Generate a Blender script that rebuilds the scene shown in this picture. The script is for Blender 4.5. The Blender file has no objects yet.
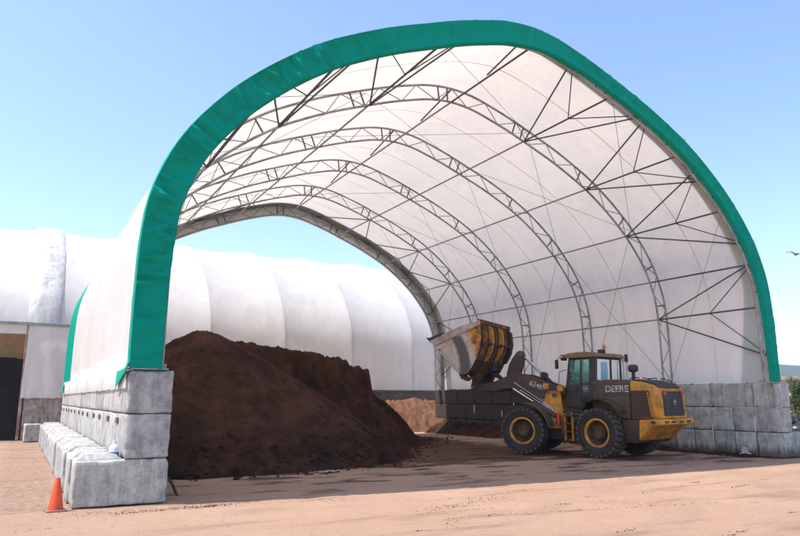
import bpy, bmesh, math, random
from mathutils import Vector, Matrix, noise
R = math.radians
random.seed(7)
scene = bpy.context.scene
C = scene.collection

# ---------------------------------------------------------------- camera, sky, sun, exposure
cam_data = bpy.data.cameras.new('camera')
cam = bpy.data.objects.new('camera', cam_data)
C.objects.link(cam)
cam.location = (-2.394, -12.449, 1.736)
cam.rotation_euler = (R(90 + 11.165), 0, R(-29.40))
cam_data.sensor_width = 36.0
cam_data.lens = 36.0 * 666.3 / 800.0
cam_data.clip_end = 6000
scene.camera = cam

SUN_EL, SUN_AZ = R(63), R(280.5)          # azimuth from +Y towards +X
world = bpy.data.worlds.new('World')
scene.world = world
world.use_nodes = True
wn = world.node_tree
sky = wn.nodes.new('ShaderNodeTexSky')
sky.sky_type = 'NISHITA'
sky.sun_disc = False
sky.sun_elevation = SUN_EL
sky.sun_rotation = SUN_AZ
sky.air_density = 1.0
sky.dust_density = 0.8
sky.ozone_density = 2.6
bg = wn.nodes['Background']
bg.inputs['Strength'].default_value = 0.15
wn.links.new(sky.outputs['Color'], bg.inputs['Color'])

sun_data = bpy.data.lights.new('sun', 'SUN')
sun_data.energy = 3.3
sun_data.angle = R(0.53)
sun_data.color = (1.0, 0.94, 0.855)
sun = bpy.data.objects.new('sun', sun_data)
C.objects.link(sun)
to_sun = Vector((math.sin(SUN_AZ) * math.cos(SUN_EL), math.cos(SUN_AZ) * math.cos(SUN_EL), math.sin(SUN_EL)))
sun.rotation_euler = to_sun.to_track_quat('Z', 'Y').to_euler()
sun.location = (-30, 0, 40)

scene.view_settings.view_transform = 'Standard'
scene.view_settings.look = 'None'
scene.view_settings.gamma = 1
scene.view_settings.use_curve_mapping = False
scene.view_settings.exposure = 1.02
try:
    scene.cycles.max_bounces = 10
    scene.cycles.transparent_max_bounces = 12
    scene.cycles.diffuse_bounces = 5
except Exception:
    pass

# ---------------------------------------------------------------- helpers
class MB:
    """collects geometry for ONE mesh object"""
    def __init__(self):
        self.v, self.f, self.m = [], [], []
    def add(self, verts, faces, mi=0):
        o = len(self.v)
        self.v += [tuple(p) for p in verts]
        self.f += [tuple(i + o for i in f) for f in faces]
        self.m += [mi] * len(faces)
        return self
    def box(self, x0, x1, y0, y1, z0, z1, mi=0):
        return self.add([(x0,y0,z0),(x1,y0,z0),(x1,y1,z0),(x0,y1,z0),(x0,y0,z1),(x1,y0,z1),(x1,y1,z1),(x0,y1,z1)],
                        [(0,3,2,1),(4,5,6,7),(0,1,5,4),(1,2,6,5),(2,3,7,6),(3,0,4,7)], mi)
    def prism(self, pts, y0, y1, mi=0):
        """polygon in x,z (either winding) extruded along y"""
        a = sum(pts[i][0]*pts[(i+1)%len(pts)][1]-pts[(i+1)%len(pts)][0]*pts[i][1] for i in range(len(pts)))
        if a < 0: pts = pts[::-1]
        n = len(pts)
        vs = [(x,y0,z) for x,z in pts] + [(x,y1,z) for x,z in pts]
        fs = [tuple(range(n)), tuple(range(2*n-1, n-1, -1))]
        fs += [((i+1)%n, i, n+i, n+(i+1)%n) for i in range(n)]
        return self.add(vs, fs, mi)
    def tube(self, pts, r, seg=8, closed=False, mi=0, cap=True):
        pts = [Vector(p) for p in pts]
        n = len(pts)
        rings, up = [], None
        for i in range(n):
            if closed: t = pts[(i+1)%n] - pts[i-1]
            else: t = pts[min(i+1,n-1)] - pts[max(i-1,0)]
            t.normalize()
            if up is None:
                up = Vector((0,0,1)) if abs(t.z) < .9 else Vector((0,1,0))
            s = t.cross(up)
            if s.length < 1e-4: s = t.orthogonal()
            s.normalize(); up = s.cross(t).normalized()
            rr = r[i] if isinstance(r,(list,tuple)) else r
            rings.append([pts[i] + s*math.cos(k*2*math.pi/seg)*rr + up*math.sin(k*2*math.pi/seg)*rr for k in range(seg)])
        vs = [p for g in rings for p in g]
        fs = []
        for i in range(n if closed else n-1):
            a, b = i*seg, ((i+1)%n)*seg
            fs += [(a+k, a+(k+1)%seg, b+(k+1)%seg, b+k) for k in range(seg)]
        if cap and not closed:
            fs += [tuple(range(seg-1,-1,-1)), tuple(range((n-1)*seg, n*seg))]
        return self.add(vs, fs, mi)
    def lathe(self, prof, seg=32, axis='z', cx=(0,0,0), mi=0):
        vs, n = [], len(prof)
        for k in range(seg):
            a = 2*math.pi*k/seg; c, s = math.cos(a), math.sin(a)
            for r, h in prof:
                if axis == 'z': p = (r*c, r*s, h)
                elif axis == 'y': p = (r*s, h, r*c)
                else: p = (h, r*c, r*s)
                vs.append((p[0]+cx[0], p[1]+cx[1], p[2]+cx[2]))
        fs = [(k*n+j, ((k+1)%seg)*n+j, ((k+1)%seg)*n+j+1, k*n+j+1) for k in range(seg) for j in range(n-1)]
        return self.add(vs, fs, mi)
    def grid(self, rows, mi=0):
        n = len(rows[0]); vs = [p for r in rows for p in r]
        fs = [(i*n+j, i*n+j+1, (i+1)*n+j+1, (i+1)*n+j) for i in range(len(rows)-1) for j in range(n-1)]
        return self.add(vs, fs, mi)
    def mesh(self, name, smooth=False, bevel=0, bseg=2, angle=35, fix=True):
        me = bpy.data.meshes.new(name)
        me.from_pydata(self.v, [], self.f)
        me.polygons.foreach_set('material_index', self.m)
        if bevel or fix:
            bm = bmesh.new(); bm.from_mesh(me)
            if fix: bmesh.ops.recalc_face_normals(bm, faces=bm.faces)
            if bevel:
                es = [e for e in bm.edges if len(e.link_faces) == 2 and e.calc_face_angle(0) > R(angle)]
                bmesh.ops.bevel(bm, geom=es, offset=bevel, segments=bseg, profile=.5, affect='EDGES', clamp_overlap=True)
            bm.to_mesh(me); bm.free()
        if smooth:
            me.polygons.foreach_set('use_smooth', [True]*len(me.polygons))
            if smooth != 'all':
                try: me.set_sharp_from_angle(angle=R(angle))
                except Exception: pass
        me.update()
        return me
    def build(self, name, mats, parent=None, **kw):
        return link(name, self.mesh(name, **kw), mats, parent)

def link(name, me, mats=None, parent=None, loc=None, rot=None, scale=None):
    if mats is not None and len(me.materials) == 0:
        for m in (mats if isinstance(mats,(list,tuple)) else [mats]): me.materials.append(m)
    o = bpy.data.objects.new(name, me)
    C.objects.link(o)
    if parent: o.parent = parent
    if loc: o.location = loc
    if rot: o.rotation_euler = rot
    if scale: o.scale = scale
    return o

def tag(o, label, cat, group=None):
    o['label'] = label; o['category'] = cat
    if group: o['group'] = group
    return o
def thing(name, label, cat, loc=(0,0,0), rz=0, group=None):
    o = bpy.data.objects.new(name, None); C.objects.link(o)
    o.location = loc; o.rotation_euler = (0,0,rz); o.empty_display_size = .3
    return tag(o, label, cat, group)

_unit = {}
def rod(name, p0, p1, r, mat, parent, seg=8):
    """a straight bar as its own object, unit cylinder shared between alike bars"""
    key = (mat.name, seg)
    if key not in _unit:
        m = MB().tube([(0,0,0),(0,0,1)], 1.0, seg).mesh('bar_'+mat.name, smooth=True)
        m.materials.append(mat); _unit[key] = m
    o = bpy.data.objects.new(name, _unit[key]); C.objects.link(o)
    p0, p1 = Vector(p0), Vector(p1); d = p1-p0
    o.parent = parent
    o.location = p0
    o.rotation_mode = 'QUATERNION'
    o.rotation_quaternion = d.to_track_quat('Z','Y')
    o.scale = (r, r, d.length)
    return o

# ---------------------------------------------------------------- materials
def newmat(name):
    m = bpy.data.materials.new(name); m.use_nodes = True
    return m, m.node_tree.nodes, m.node_tree.links, m.node_tree.nodes['Principled BSDF']
def nz(N, L, coord, scale, detail=6, rough=.6, dist=0.0):
    n = N.new('ShaderNodeTexNoise'); n.inputs['Scale'].default_value = scale
    n.inputs['Detail'].default_value = detail; n.inputs['Roughness'].default_value = rough
    n.inputs['Distortion'].default_value = dist
    if coord is not None: L.new(coord, n.inputs['Vector'])
    return n.outputs['Fac']
def ramp(N, L, fac, stops):
    r = N.new('ShaderNodeValToRGB'); e = r.color_ramp.elements
    while len(e) < len(stops): e.new(.5)
    for x, (p, c) in zip(e, stops):
        x.position = p
        x.color = (c,c,c,1) if not isinstance(c,(tuple,list)) else (*c[:3],1)
    L.new(fac, r.inputs['Fac'])
    return r.outputs['Color']
def mixc(N, L, fac, a, b, mode='MIX'):
    m = N.new('ShaderNodeMix'); m.data_type = 'RGBA'; m.blend_type = mode
    for k, s in ((6,a),(7,b)):
        if isinstance(s,(tuple,list)): m.inputs[k].default_value = (*s[:3],1)
        else: L.new(s, m.inputs[k])
    if isinstance(fac,(int,float)): m.inputs[0].default_value = fac
    else: L.new(fac, m.inputs[0])
    return m.outputs[2]
def math_(N, L, op, a, b=None, c=None, clamp=False):
    m = N.new('ShaderNodeMath'); m.operation = op; m.use_clamp = clamp
    for i, s in enumerate((a,b,c)):
        if s is None: continue
        if isinstance(s,(int,float)): m.inputs[i].default_value = s
        else: L.new(s, m.inputs[i])
    return m.outputs[0]
def bump(N, L, B, h, strength, dist=.02):
    b = N.new('ShaderNodeBump'); b.inputs['Strength'].default_value = strength; b.inputs['Distance'].default_value = dist
    L.new(h, b.inputs['Height']); L.new(b.outputs['Normal'], B.inputs['Normal'])
    return b
def objcoord(N, L, rand=True, scale=None):
    tc = N.new('ShaderNodeTexCoord'); v = tc.outputs['Object']
    if rand:
        oi = N.new('ShaderNodeObjectInfo')
        s = N.new('ShaderNodeVectorMath'); s.operation = 'SCALE'
        cm = N.new('ShaderNodeCombineXYZ')
        L.new(oi.outputs['Random'], cm.inputs[0]); L.new(oi.outputs['Random'], cm.inputs[1])
        L.new(cm.outputs[0], s.inputs[0]); s.inputs['Scale'].default_value = 91.0
        a = N.new('ShaderNodeVectorMath'); a.operation = 'ADD'
        L.new(v, a.inputs[0]); L.new(s.outputs[0], a.inputs[1]); v = a.outputs[0]
    if scale:
        m = N.new('ShaderNodeVectorMath'); m.operation = 'MULTIPLY'
        m.inputs[1].default_value = scale; L.new(v, m.inputs[0]); v = m.outputs[0]
    return v
def scaled(N, L, v, s):
    m = N.new('ShaderNodeVectorMath'); m.operation = 'MULTIPLY'; m.inputs[1].default_value = s
    L.new(v, m.inputs[0]); return m.outputs[0]
def worldpos(N, L):
    g = N.new('ShaderNodeNewGeometry'); return g.outputs['Position']
def sep(N, L, v):
    s = N.new('ShaderNodeSeparateXYZ'); L.new(v, s.inputs[0]); return s.outputs

def m_painted(name, col, rough=.45, dirt=(.16,.105,.075), amount=.5, metallic=0, dscale=3.0, spec=.5):
    """paint with dust and grime patches"""
    m, N, L, B = newmat(name)
    v = objcoord(N, L, False)
    a = nz(N, L, v, dscale, 8, .68)
    b = nz(N, L, v, dscale*7, 4, .7)
    f = math_(N, L, 'MULTIPLY_ADD', b, .35, a)
    lo = .95 - amount*.55
    fac = ramp(N, L, f, [(lo-.22, 0), (lo+.12, 1)])
    c2 = nz(N, L, v, 1.3, 3)
    base = mixc(N, L, math_(N,L,'MULTIPLY',c2,.35), col, tuple(x*.72 for x in col))
    L.new(mixc(N, L, fac, base, dirt), B.inputs['Base Color'])
    r = math_(N, L, 'MULTIPLY_ADD', fac, .95-rough-.1, rough)
    L.new(r, B.inputs['Roughness']); B.inputs['Metallic'].default_value = metallic
    bump(N, L, B, b, .12, .01)
    return m
def m_plain(name, col, rough=.6, metallic=0, emit=None):
    m, N, L, B = newmat(name)
    v = objcoord(N, L, False)
    a = nz(N, L, v, 9, 5)
    L.new(mixc(N, L, ramp(N,L,a,[(.3,0),(.75,1)]), tuple(x*.8 for x in col), tuple(min(1,x*1.12) for x in col)), B.inputs['Base Color'])
    B.inputs['Roughness'].default_value = rough; B.inputs['Metallic'].default_value = metallic
    return m

def m_fabric(name, col, trans, tcol, streak=.25, dirt=(.36,.34,.30), wrinkle=.15, gloss=.45, dlo=.58, spec=.35):
    """coated architectural fabric: diffuse + translucent, weather streaks"""
    m, N, L, B = newmat(name)
    pos = worldpos(N, L)
    a = nz(N, L, scaled(N, L, pos, (.9,.9,.18)), 1.6, 7, .65)
    b = nz(N, L, scaled(N, L, pos, (5,5,.5)), 1.2, 5, .6)
    f = math_(N, L, 'MULTIPLY_ADD', b, .4, a)
    fac = math_(N, L, 'MULTIPLY', ramp(N, L, f, [(dlo,0),(dlo+.42,1)]), streak)
    c = mixc(N, L, fac, col, dirt)
    L.new(c, B.inputs['Base Color']); B.inputs['Roughness'].default_value = gloss
    B.inputs['Specular IOR Level'].default_value = spec
    w = nz(N, L, scaled(N, L, pos, (1.2,1.2,.7)), 1.1, 4, .55, .4)
    bp = bump(N, L, B, w, wrinkle, .25)
    T = N.new('ShaderNodeBsdfTranslucent')
    L.new(mixc(N, L, fac, tcol, tuple(x*.6 for x in tcol)), T.inputs['Color'])
    mx = N.new('ShaderNodeMixShader'); mx.inputs[0].default_value = trans
    L.new(B.outputs[0], mx.inputs[1]); L.new(T.outputs[0], mx.inputs[2])
    L.new(mx.outputs[0], N['Material Output'].inputs['Surface'])
    return m

def m_concrete(name, soil=False, base=(.60,.585,.55), dark=(.30,.293,.275)):
    m, N, L, B = newmat(name)
    v = objcoord(N, L, True)
    pos = worldpos(N, L)
    a = nz(N, L, v, 3.4, 12, .78)
    s = nz(N, L, scaled(N, L, v, (6,6,.9)), 1.4, 6, .65)
    fine = nz(N, L, v, 34, 5, .75)
    f = math_(N, L, 'MULTIPLY_ADD', s, .55, a)
    c = mixc(N, L, ramp(N, L, f, [(.63,0),(.90,1)]), base, dark)
    oi = N.new('ShaderNodeObjectInfo')
    tone = ramp(N, L, oi.outputs['Random'], [(0,(.74,.75,.76)),(.5,(1,1,1)),(1,(.90,.86,.80))])
    c = mixc(N, L, 1.0, c, tone, 'MULTIPLY')
    c = mixc(N, L, ramp(N, L, fine, [(.3,.3),(.55,0)]), c, (.16,.155,.15))
    vor = N.new('ShaderNodeTexVoronoi'); vor.feature = 'DISTANCE_TO_EDGE'; vor.inputs['Scale'].default_value = 1.1
    wob = N.new('ShaderNodeMix'); wob.data_type = 'VECTOR'; wob.inputs[0].default_value = .22
    nc = N.new('ShaderNodeTexNoise'); nc.inputs['Scale'].default_value = 4; nc.inputs['Detail'].default_value = 5
    L.new(v, nc.inputs['Vector']); L.new(v, wob.inputs[4]); L.new(nc.outputs['Color'], wob.inputs[5])
    L.new(wob.outputs[1], vor.inputs['Vector'])
    crk = math_(N, L, 'MULTIPLY', ramp(N, L, vor.outputs['Distance'], [(.0,1),(.012,0)]), ramp(N, L, nz(N,L,v,2.2,2), [(.52,0),(.6,.75)]))
    c = mixc(N, L, crk, c, (.11,.105,.10))
    if soil:
        X = sep(N, L, pos)
        big = nz(N, L, pos, .55, 5, .6)
        drip = nz(N, L, scaled(N, L, pos, (4,4,.5)), 1.5, 6, .65)
        t = math_(N, L, 'MULTIPLY_ADD', X[1], .115, -.62)
        t = math_(N, L, 'ADD', t, math_(N, L, 'MULTIPLY_ADD', big, 1.1, -.45))
        t = math_(N, L, 'ADD', t, math_(N, L, 'MULTIPLY_ADD', drip, .9, -.45))
        fac = ramp(N, L, t, [(.15,0),(.6,.97)])
        # only the loaded (inner) face and the top carry soil
        c = mixc(N, L, fac, c, (.036,.026,.022))
        low = math_(N, L, 'MULTIPLY_ADD', X[2], -1.6, math_(N, L, 'MULTIPLY_ADD', drip, 1.0, .05))
        c = mixc(N, L, ramp(N, L, low, [(.0,0),(.35,.85)]), c, (.075,.052,.042))
    L.new(c, B.inputs['Base Color']); B.inputs['Roughness'].default_value = .92
    h = math_(N, L, 'MULTIPLY_ADD', crk, -.8, math_(N, L, 'MULTIPLY_ADD', fine, .5, a))
    bump(N, L, B, h, .45, .02)
    return m

def m_soil(name, c0, c1, c2, scale=1.0, bstr=.7):
    m, N, L, B = newmat(name)
    pos = worldpos(N, L)
    a = nz(N, L, pos, .55*scale, 6, .62)
    b = nz(N, L, pos, 6*scale, 8, .75)
    c = nz(N, L, pos, 38*scale, 4, .8)
    col = mixc(N, L, ramp(N, L, math_(N,L,'MULTIPLY_ADD',nz(N,L,scaled(N,L,pos,(1,1,.35)),2.1*scale,5,.6),.5,math_(N,L,'MULTIPLY',a,.6)), [(.44,0),(.66,1)]), c0, c1)
    col = mixc(N, L, ramp(N, L, b, [(.5,0),(.72,.75)]), col, c2)
    col = mixc(N, L, ramp(N, L, c, [(.28,.65),(.45,0)]), col, tuple(x*.35 for x in c0))
    col = mixc(N, L, ramp(N, L, c, [(.74,0),(.8,.8)]), col, tuple(min(1,x*3.2) for x in c1))
    L.new(col, B.inputs['Base Color']); B.inputs['Roughness'].default_value = 1
    B.inputs['Specular IOR Level'].default_value = .15
    bump(N, L, B, math_(N, L, 'MULTIPLY_ADD', c, .45, b), bstr, .08)
    return m

FAB_WHITE = m_fabric('white_fabric', (.86,.83,.785), .38, (.92,.81,.715), .25)
FAB_BACK = m_fabric('white_fabric_weathered', (.80,.785,.765), .34, (.92,.86,.80), .45, (.58,.56,.53), .12)
FAB_DIRTY = m_fabric('white_fabric_stained', (.72,.71,.69), .2, (.7,.68,.65), .85, (.26,.24,.225), .3, dlo=.62)
FAB_GREEN = m_fabric('green_fabric', (.001,.285,.200), .03, (.004,.34,.26), .15, (.02,.25,.19), .10, .6, spec=.06)
STEEL = m_painted('galvanised_steel', (.40,.415,.42), .45, (.17,.165,.16), .35, .15, 2.0)
STEEL_DARK = m_painted('weathered_steel', (.12,.123,.125), .5, (.08,.078,.075), .4, .1, 2.0)
CONC = m_concrete('concrete')
CONC_SOIL = m_concrete('concrete_soiled', True)
CONC_DARK = m_concrete('concrete_dark', False, (.20,.165,.14), (.09,.075,.065))
SOIL = m_soil('compost_soil', (.022,.012,.0095), (.088,.037,.022), (.010,.0072,.0068))
SOIL_BLACK = m_soil('black_compost', (.018,.016,.016), (.028,.024,.022), (.012,.011,.011))
GRAVEL = m_soil('gravelly_dirt', (.19,.088,.052), (.29,.15,.092), (.075,.055,.048), 1.6, 1.0)

# ---------------------------------------------------------------- the ground
def m_ground():
    m, N, L, B = newmat('packed_dirt')
    pos = worldpos(N, L)
    a = nz(N, L, pos, .28, 7, .6)
    tr = nz(N, L, scaled(N, L, pos, (.28,1.5,1)), .9, 8, .68, .6)      # smears along the traffic
    fine = nz(N, L, pos, 9, 9, .82)
    grit = nz(N, L, pos, 60, 4, .85)
    col = mixc(N, L, ramp(N, L, a, [(.32,0),(.68,1)]), (.392,.245,.170), (.455,.298,.214))
    col = mixc(N, L, ramp(N, L, tr, [(.53,0),(.66,.62)]), col, (.20,.135,.10))
    col = mixc(N, L, ramp(N, L, fine, [(.53,0),(.64,.6)]), col, (.25,.175,.14))
    col = mixc(N, L, ramp(N, L, grit, [(.30,.7),(.42,0)]), col, (.14,.10,.08))
    # spilt compost trodden into the floor, with shade under the roof painted in
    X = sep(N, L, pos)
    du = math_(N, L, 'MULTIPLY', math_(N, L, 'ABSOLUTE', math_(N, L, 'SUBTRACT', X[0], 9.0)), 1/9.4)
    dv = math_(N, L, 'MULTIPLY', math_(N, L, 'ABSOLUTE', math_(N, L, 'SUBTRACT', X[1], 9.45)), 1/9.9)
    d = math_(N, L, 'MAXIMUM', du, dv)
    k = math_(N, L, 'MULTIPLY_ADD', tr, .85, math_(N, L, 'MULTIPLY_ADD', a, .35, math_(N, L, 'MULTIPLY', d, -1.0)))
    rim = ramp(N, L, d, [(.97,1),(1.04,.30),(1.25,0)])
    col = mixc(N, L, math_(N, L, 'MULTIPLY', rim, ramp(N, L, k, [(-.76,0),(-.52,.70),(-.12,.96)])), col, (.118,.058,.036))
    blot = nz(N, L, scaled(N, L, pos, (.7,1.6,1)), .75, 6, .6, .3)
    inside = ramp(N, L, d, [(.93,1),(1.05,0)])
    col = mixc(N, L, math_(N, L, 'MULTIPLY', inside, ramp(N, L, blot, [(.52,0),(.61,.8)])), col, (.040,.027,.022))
    # tyre tracks: lug prints along arcs the loader has driven
    tracks = None
    for (ccx, ccy, rad_) in ((12.5,-17.0,13.2),(12.5,-17.0,15.2),(-6.0,-19.0,20.0),(-6.0,-19.0,22.0),(24.0,-14.0,16.5)):
        ex = math_(N, L, 'SUBTRACT', X[0], ccx); ey = math_(N, L, 'SUBTRACT', X[1], ccy)
        rr = math_(N, L, 'SQRT', math_(N, L, 'ADD', math_(N, L, 'MULTIPLY', ex, ex), math_(N, L, 'MULTIPLY', ey, ey)))
        off = math_(N, L, 'ABSOLUTE', math_(N, L, 'SUBTRACT', rr, rad_))
        th = math_(N, L, 'MULTIPLY', math_(N, L, 'ARCTAN2', ey, ex), rad_*2*math.pi/.19)
        lug = math_(N, L, 'SINE', math_(N, L, 'MULTIPLY_ADD', off, 16.0, th))
        msk = ramp(N, L, math_(N, L, 'MULTIPLY_ADD', fine, .12, off), [(.25,1),(.34,0)])
        one = math_(N, L, 'MULTIPLY', msk, math_(N, L, 'MULTIPLY_ADD', lug, .5, .5))
        tracks = one if tracks is None else math_(N, L, 'MAXIMUM', tracks, one)
    worn = ramp(N, L, nz(N, L, pos, .5, 5, .6), [(.42,0),(.62,1)])
    tracks = math_(N, L, 'MULTIPLY', tracks, worn)
    col = mixc(N, L, math_(N, L, 'MULTIPLY', tracks, .34), col, (.21,.145,.11))
    # apron beside the left wall, littered with dark fines
    dl = math_(N, L, 'ABSOLUTE', math_(N, L, 'ADD', X[0], 2.1))
    lf = math_(N, L, 'MULTIPLY', ramp(N, L, dl, [(.3,1),(1.1,0)]), ramp(N, L, X[1], [(0,0),(.02,0),(.2,1)]))
    col = mixc(N, L, math_(N, L, 'MULTIPLY', lf, ramp(N, L, fine, [(.4,0),(.62,.85)])), col, (.17,.125,.10))
    L.new(col, B.inputs['Base Color']); B.inputs['Roughness'].default_value = .97
    B.inputs['Specular IOR Level'].default_value = .15
    bump(N, L, B, math_(N, L, 'MULTIPLY_ADD', tracks, -.35, math_(N, L, 'MULTIPLY_ADD', grit, .4, math_(N, L, 'MULTIPLY_ADD', fine, 1.0, tr))), .75, .04)
    return m
def frange(a, b, s):
    r = []
    while a < b - 1e-6: r.append(a); a += s
    return r
def gz(x, y):
    k = max(0, min(1, (40-abs(x-8))/15)) * max(0, min(1, (45-abs(y-5))/15))
    z = .016*noise.noise(Vector((x*.35, y*.5, 1.2))) + .014*noise.noise(Vector((x*1.5, y*1.9, 4.2))) + .006*noise.noise(Vector((x*5, y*5, 9)))
    return (z - .02) * k
xs = [-3500,-900,-250,-80,-40] + frange(-24, 38, .25) + [38,55,90,260,900,3500]
ys = [-900,-200,-60,-25] + frange(-14, 30, .2) + [30,34,40,50,70,120,300,900,3800]
g = MB().grid([[(x, y, gz(x,y)) for x in xs] for y in ys])
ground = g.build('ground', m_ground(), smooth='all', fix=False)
ground['kind'] = 'structure'

# ---------------------------------------------------------------- arch profile shared by the fabric buildings
HALF = [(9.42,2.25),(9.42,3.5),(9.39,4.6),(9.29,5.4),(9.06,6.1),(8.75,6.72),(8.3,7.35),(7.7,8.02),(6.9,8.72),(6.0,9.36),(5.2,9.80),(4.3,10.23),(3.3,10.63),(2.4,10.97),(1.65,11.21),(.85,11.42),(0,11.50)]
UC = 8.66
def catmull(pts, n=8):
    out = []
    P = [2*Vector(pts[0])-Vector(pts[1])] + [Vector(p) for p in pts] + [2*Vector(pts[-1])-Vector(pts[-2])]
    for i in range(1, len(P)-2):
        for k in range(n):
            t = k/n; a,b,c,d = P[i-1:i+3]
            out.append(.5*((2*b)+(c-a)*t+(2*a-5*b+4*c-d)*t*t+(3*b-a-3*c+d)*t**3))
    out.append(P[-2]); return out
full = [(-d, z) for d, z in HALF] + [(d, z) for d, z in HALF[-2::-1]]
_raw = catmull(full, 10)
_cum = [0]
for i in range(1, len(_raw)): _cum.append(_cum[-1] + (_raw[i]-_raw[i-1]).length)
ARC = _cum[-1]
def prof(t):
    """t 0..1 from left foot to right foot -> (point, inward normal), relative to the centre line"""
    s = max(0, min(1, t))*ARC
    lo, hi = 0, len(_cum)-1
    while hi-lo > 1:
        m = (lo+hi)//2
        if _cum[m] <= s: lo = m
        else: hi = m
    k = (s-_cum[lo])/max(1e-9, _cum[hi]-_cum[lo])
    p = _raw[lo].lerp(_raw[hi], k)
    a = _raw[max(0,lo-2)]; b = _raw[min(len(_raw)-1, hi+2)]
    tg = (b-a).normalized()
    return p, Vector((tg.y, -tg.x))
def arch_pt(t, off, v):
    p, n = prof(t)
    return Vector((UC + p.x + n.x*off, v, p.y + n.y*off))
def t_at(d, right=True):
    """arc parameter where the profile passes height/offset closest to (d, z)"""
    best = min(range(0, 2001), key=lambda i: (prof(i/4000)[0]-Vector((-d[0], d[1]))).length)
    t = best/4000
    return 1-t if right else t

# ---------------------------------------------------------------- main shelter: frame
V = [0.12, 3.85, 7.62, 11.4, 15.2, 18.95]
DEPTH = .46
shelter = thing('fabric_shelter', 'open white fabric arch shelter with green trim standing on concrete block walls', 'shelter', (0,0,0))
HUBD = [(3.1,10.75),(5.9,9.42),(7.85,7.85),(9.05,6.1),(9.40,4.6)]
hub_t = []
for d in HUBD:
    hub_t += [t_at(d, True), t_at(d, False)]
hub_t.append(.5)
hub_sorted = sorted(hub_t)
NW = 44
for i, v in enumerate(V):
    tr = MB()
    ts = [k/110 for k in range(111)]
    tr.tube([arch_pt(t, .10, v) for t in ts], .036, 8)
    ob = tr.build('truss', STEEL, shelter, smooth=True)
    ic = MB().tube([arch_pt(t, .10+DEPTH, v) for t in ts], .036, 8).build('inner_chord', STEEL, ob, smooth=True)
    # zig-zag web with heavier posts where the purlins cross
    nodes = [k/NW for k in range(NW+1)]
    for k in range(NW):
        a, b = nodes[k], nodes[k+1]
        p, q = (.10, .10+DEPTH) if k % 2 == 0 else (.10+DEPTH, .10)
        rod('web_bar', arch_pt(a, p, v), arch_pt(b, q, v), .0155, STEEL, ob, 6)
    for t in hub_sorted:
        for dt in (-.006, .006):
            if dt > 0 and abs(t-.5) > .2: continue
            rod('post', arch_pt(t+dt-.012, .10, v), arch_pt(t+dt-.012, .10+DEPTH, v), .026, STEEL_DARK, ob, 6)
    for s, t in ((-1, 0.0), (1, 1.0)):      # base plate with two anchor bolts
        c = arch_pt(t, .10+DEPTH/2, v)
        bp = MB().box(c.x-.33, c.x+.33, v-.12, v+.12, 2.252, 2.275)
        pl = bp.build('base_plate', STEEL, ob)
        for dx in (-.28, .28):
            for dy in (-.08, .08):
                rod('anchor_bolt', (c.x+dx, v+dy, 2.26), (c.x+dx, v+dy, 2.36), .016, STEEL, ob, 6)
# purlins
for t in hub_t:
    off = .10+DEPTH
    for i in range(len(V)-1):
        rod('purlin', arch_pt(t, off-.02, V[i]), arch_pt(t, off-.02, V[i+1]), .029, STEEL if i else STEEL_DARK, shelter, 8)
# twin ridge tube with flying knees
for i in range(len(V)-1):
    a, b = V[i], V[i+1]
    rod('ridge_brace', arch_pt(.5, .12, a), arch_pt(.5, DEPTH, (a+b)/2), .026, STEEL_DARK, shelter, 6)
# fan braces in the two end bays
for (va, vb) in ((V[1], V[0]), (V[-2], V[-1])):
    for j, t in enumerate(hub_t[:-1]):
        if j//2 == 3: continue
        hub = arch_pt(t, .10+DEPTH, va)
        sp = .052
        e1, e2 = arch_pt(t-sp, .12, vb), arch_pt(t+sp, .12, vb)
        mid = arch_pt(t, .10+DEPTH-.02, va+(vb-va)*.56)
        rod('fan_brace', hub, e1, .025, STEEL_DARK, shelter, 8)
        rod('fan_brace', hub, e2, .025, STEEL_DARK, shelter, 8)
        rod('fan_brace', mid, hub.lerp(e1, 1.0), .017, STEEL_DARK, shelter, 6)
        rod('fan_brace', mid, hub.lerp(e2, 1.0), .017, STEEL_DARK, shelter, 6)
# weld seams down the middle of each fabric bay are added with the membrane
# diagonal wind cables
for i in range(len(V)-1):
    for t0, t1 in ((hub_sorted[0]*.0+.0, hub_sorted[2]), (hub_sorted[2], hub_sorted[4]), (hub_sorted[4], hub_sorted[6]), (hub_sorted[6], hub_sorted[8]), (hub_sorted[8], 1.0)):
        rod('wind_cable', arch_pt(t0, .2, V[i]), arch_pt(t1, .2, V[i+1]), .007, STEEL_DARK, shelter, 4)
        if i % 2: rod('wind_cable', arch_pt(t1, .2, V[i]), arch_pt(t0, .2, V[i+1]), .007, STEEL_DARK, shelter, 4)

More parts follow.
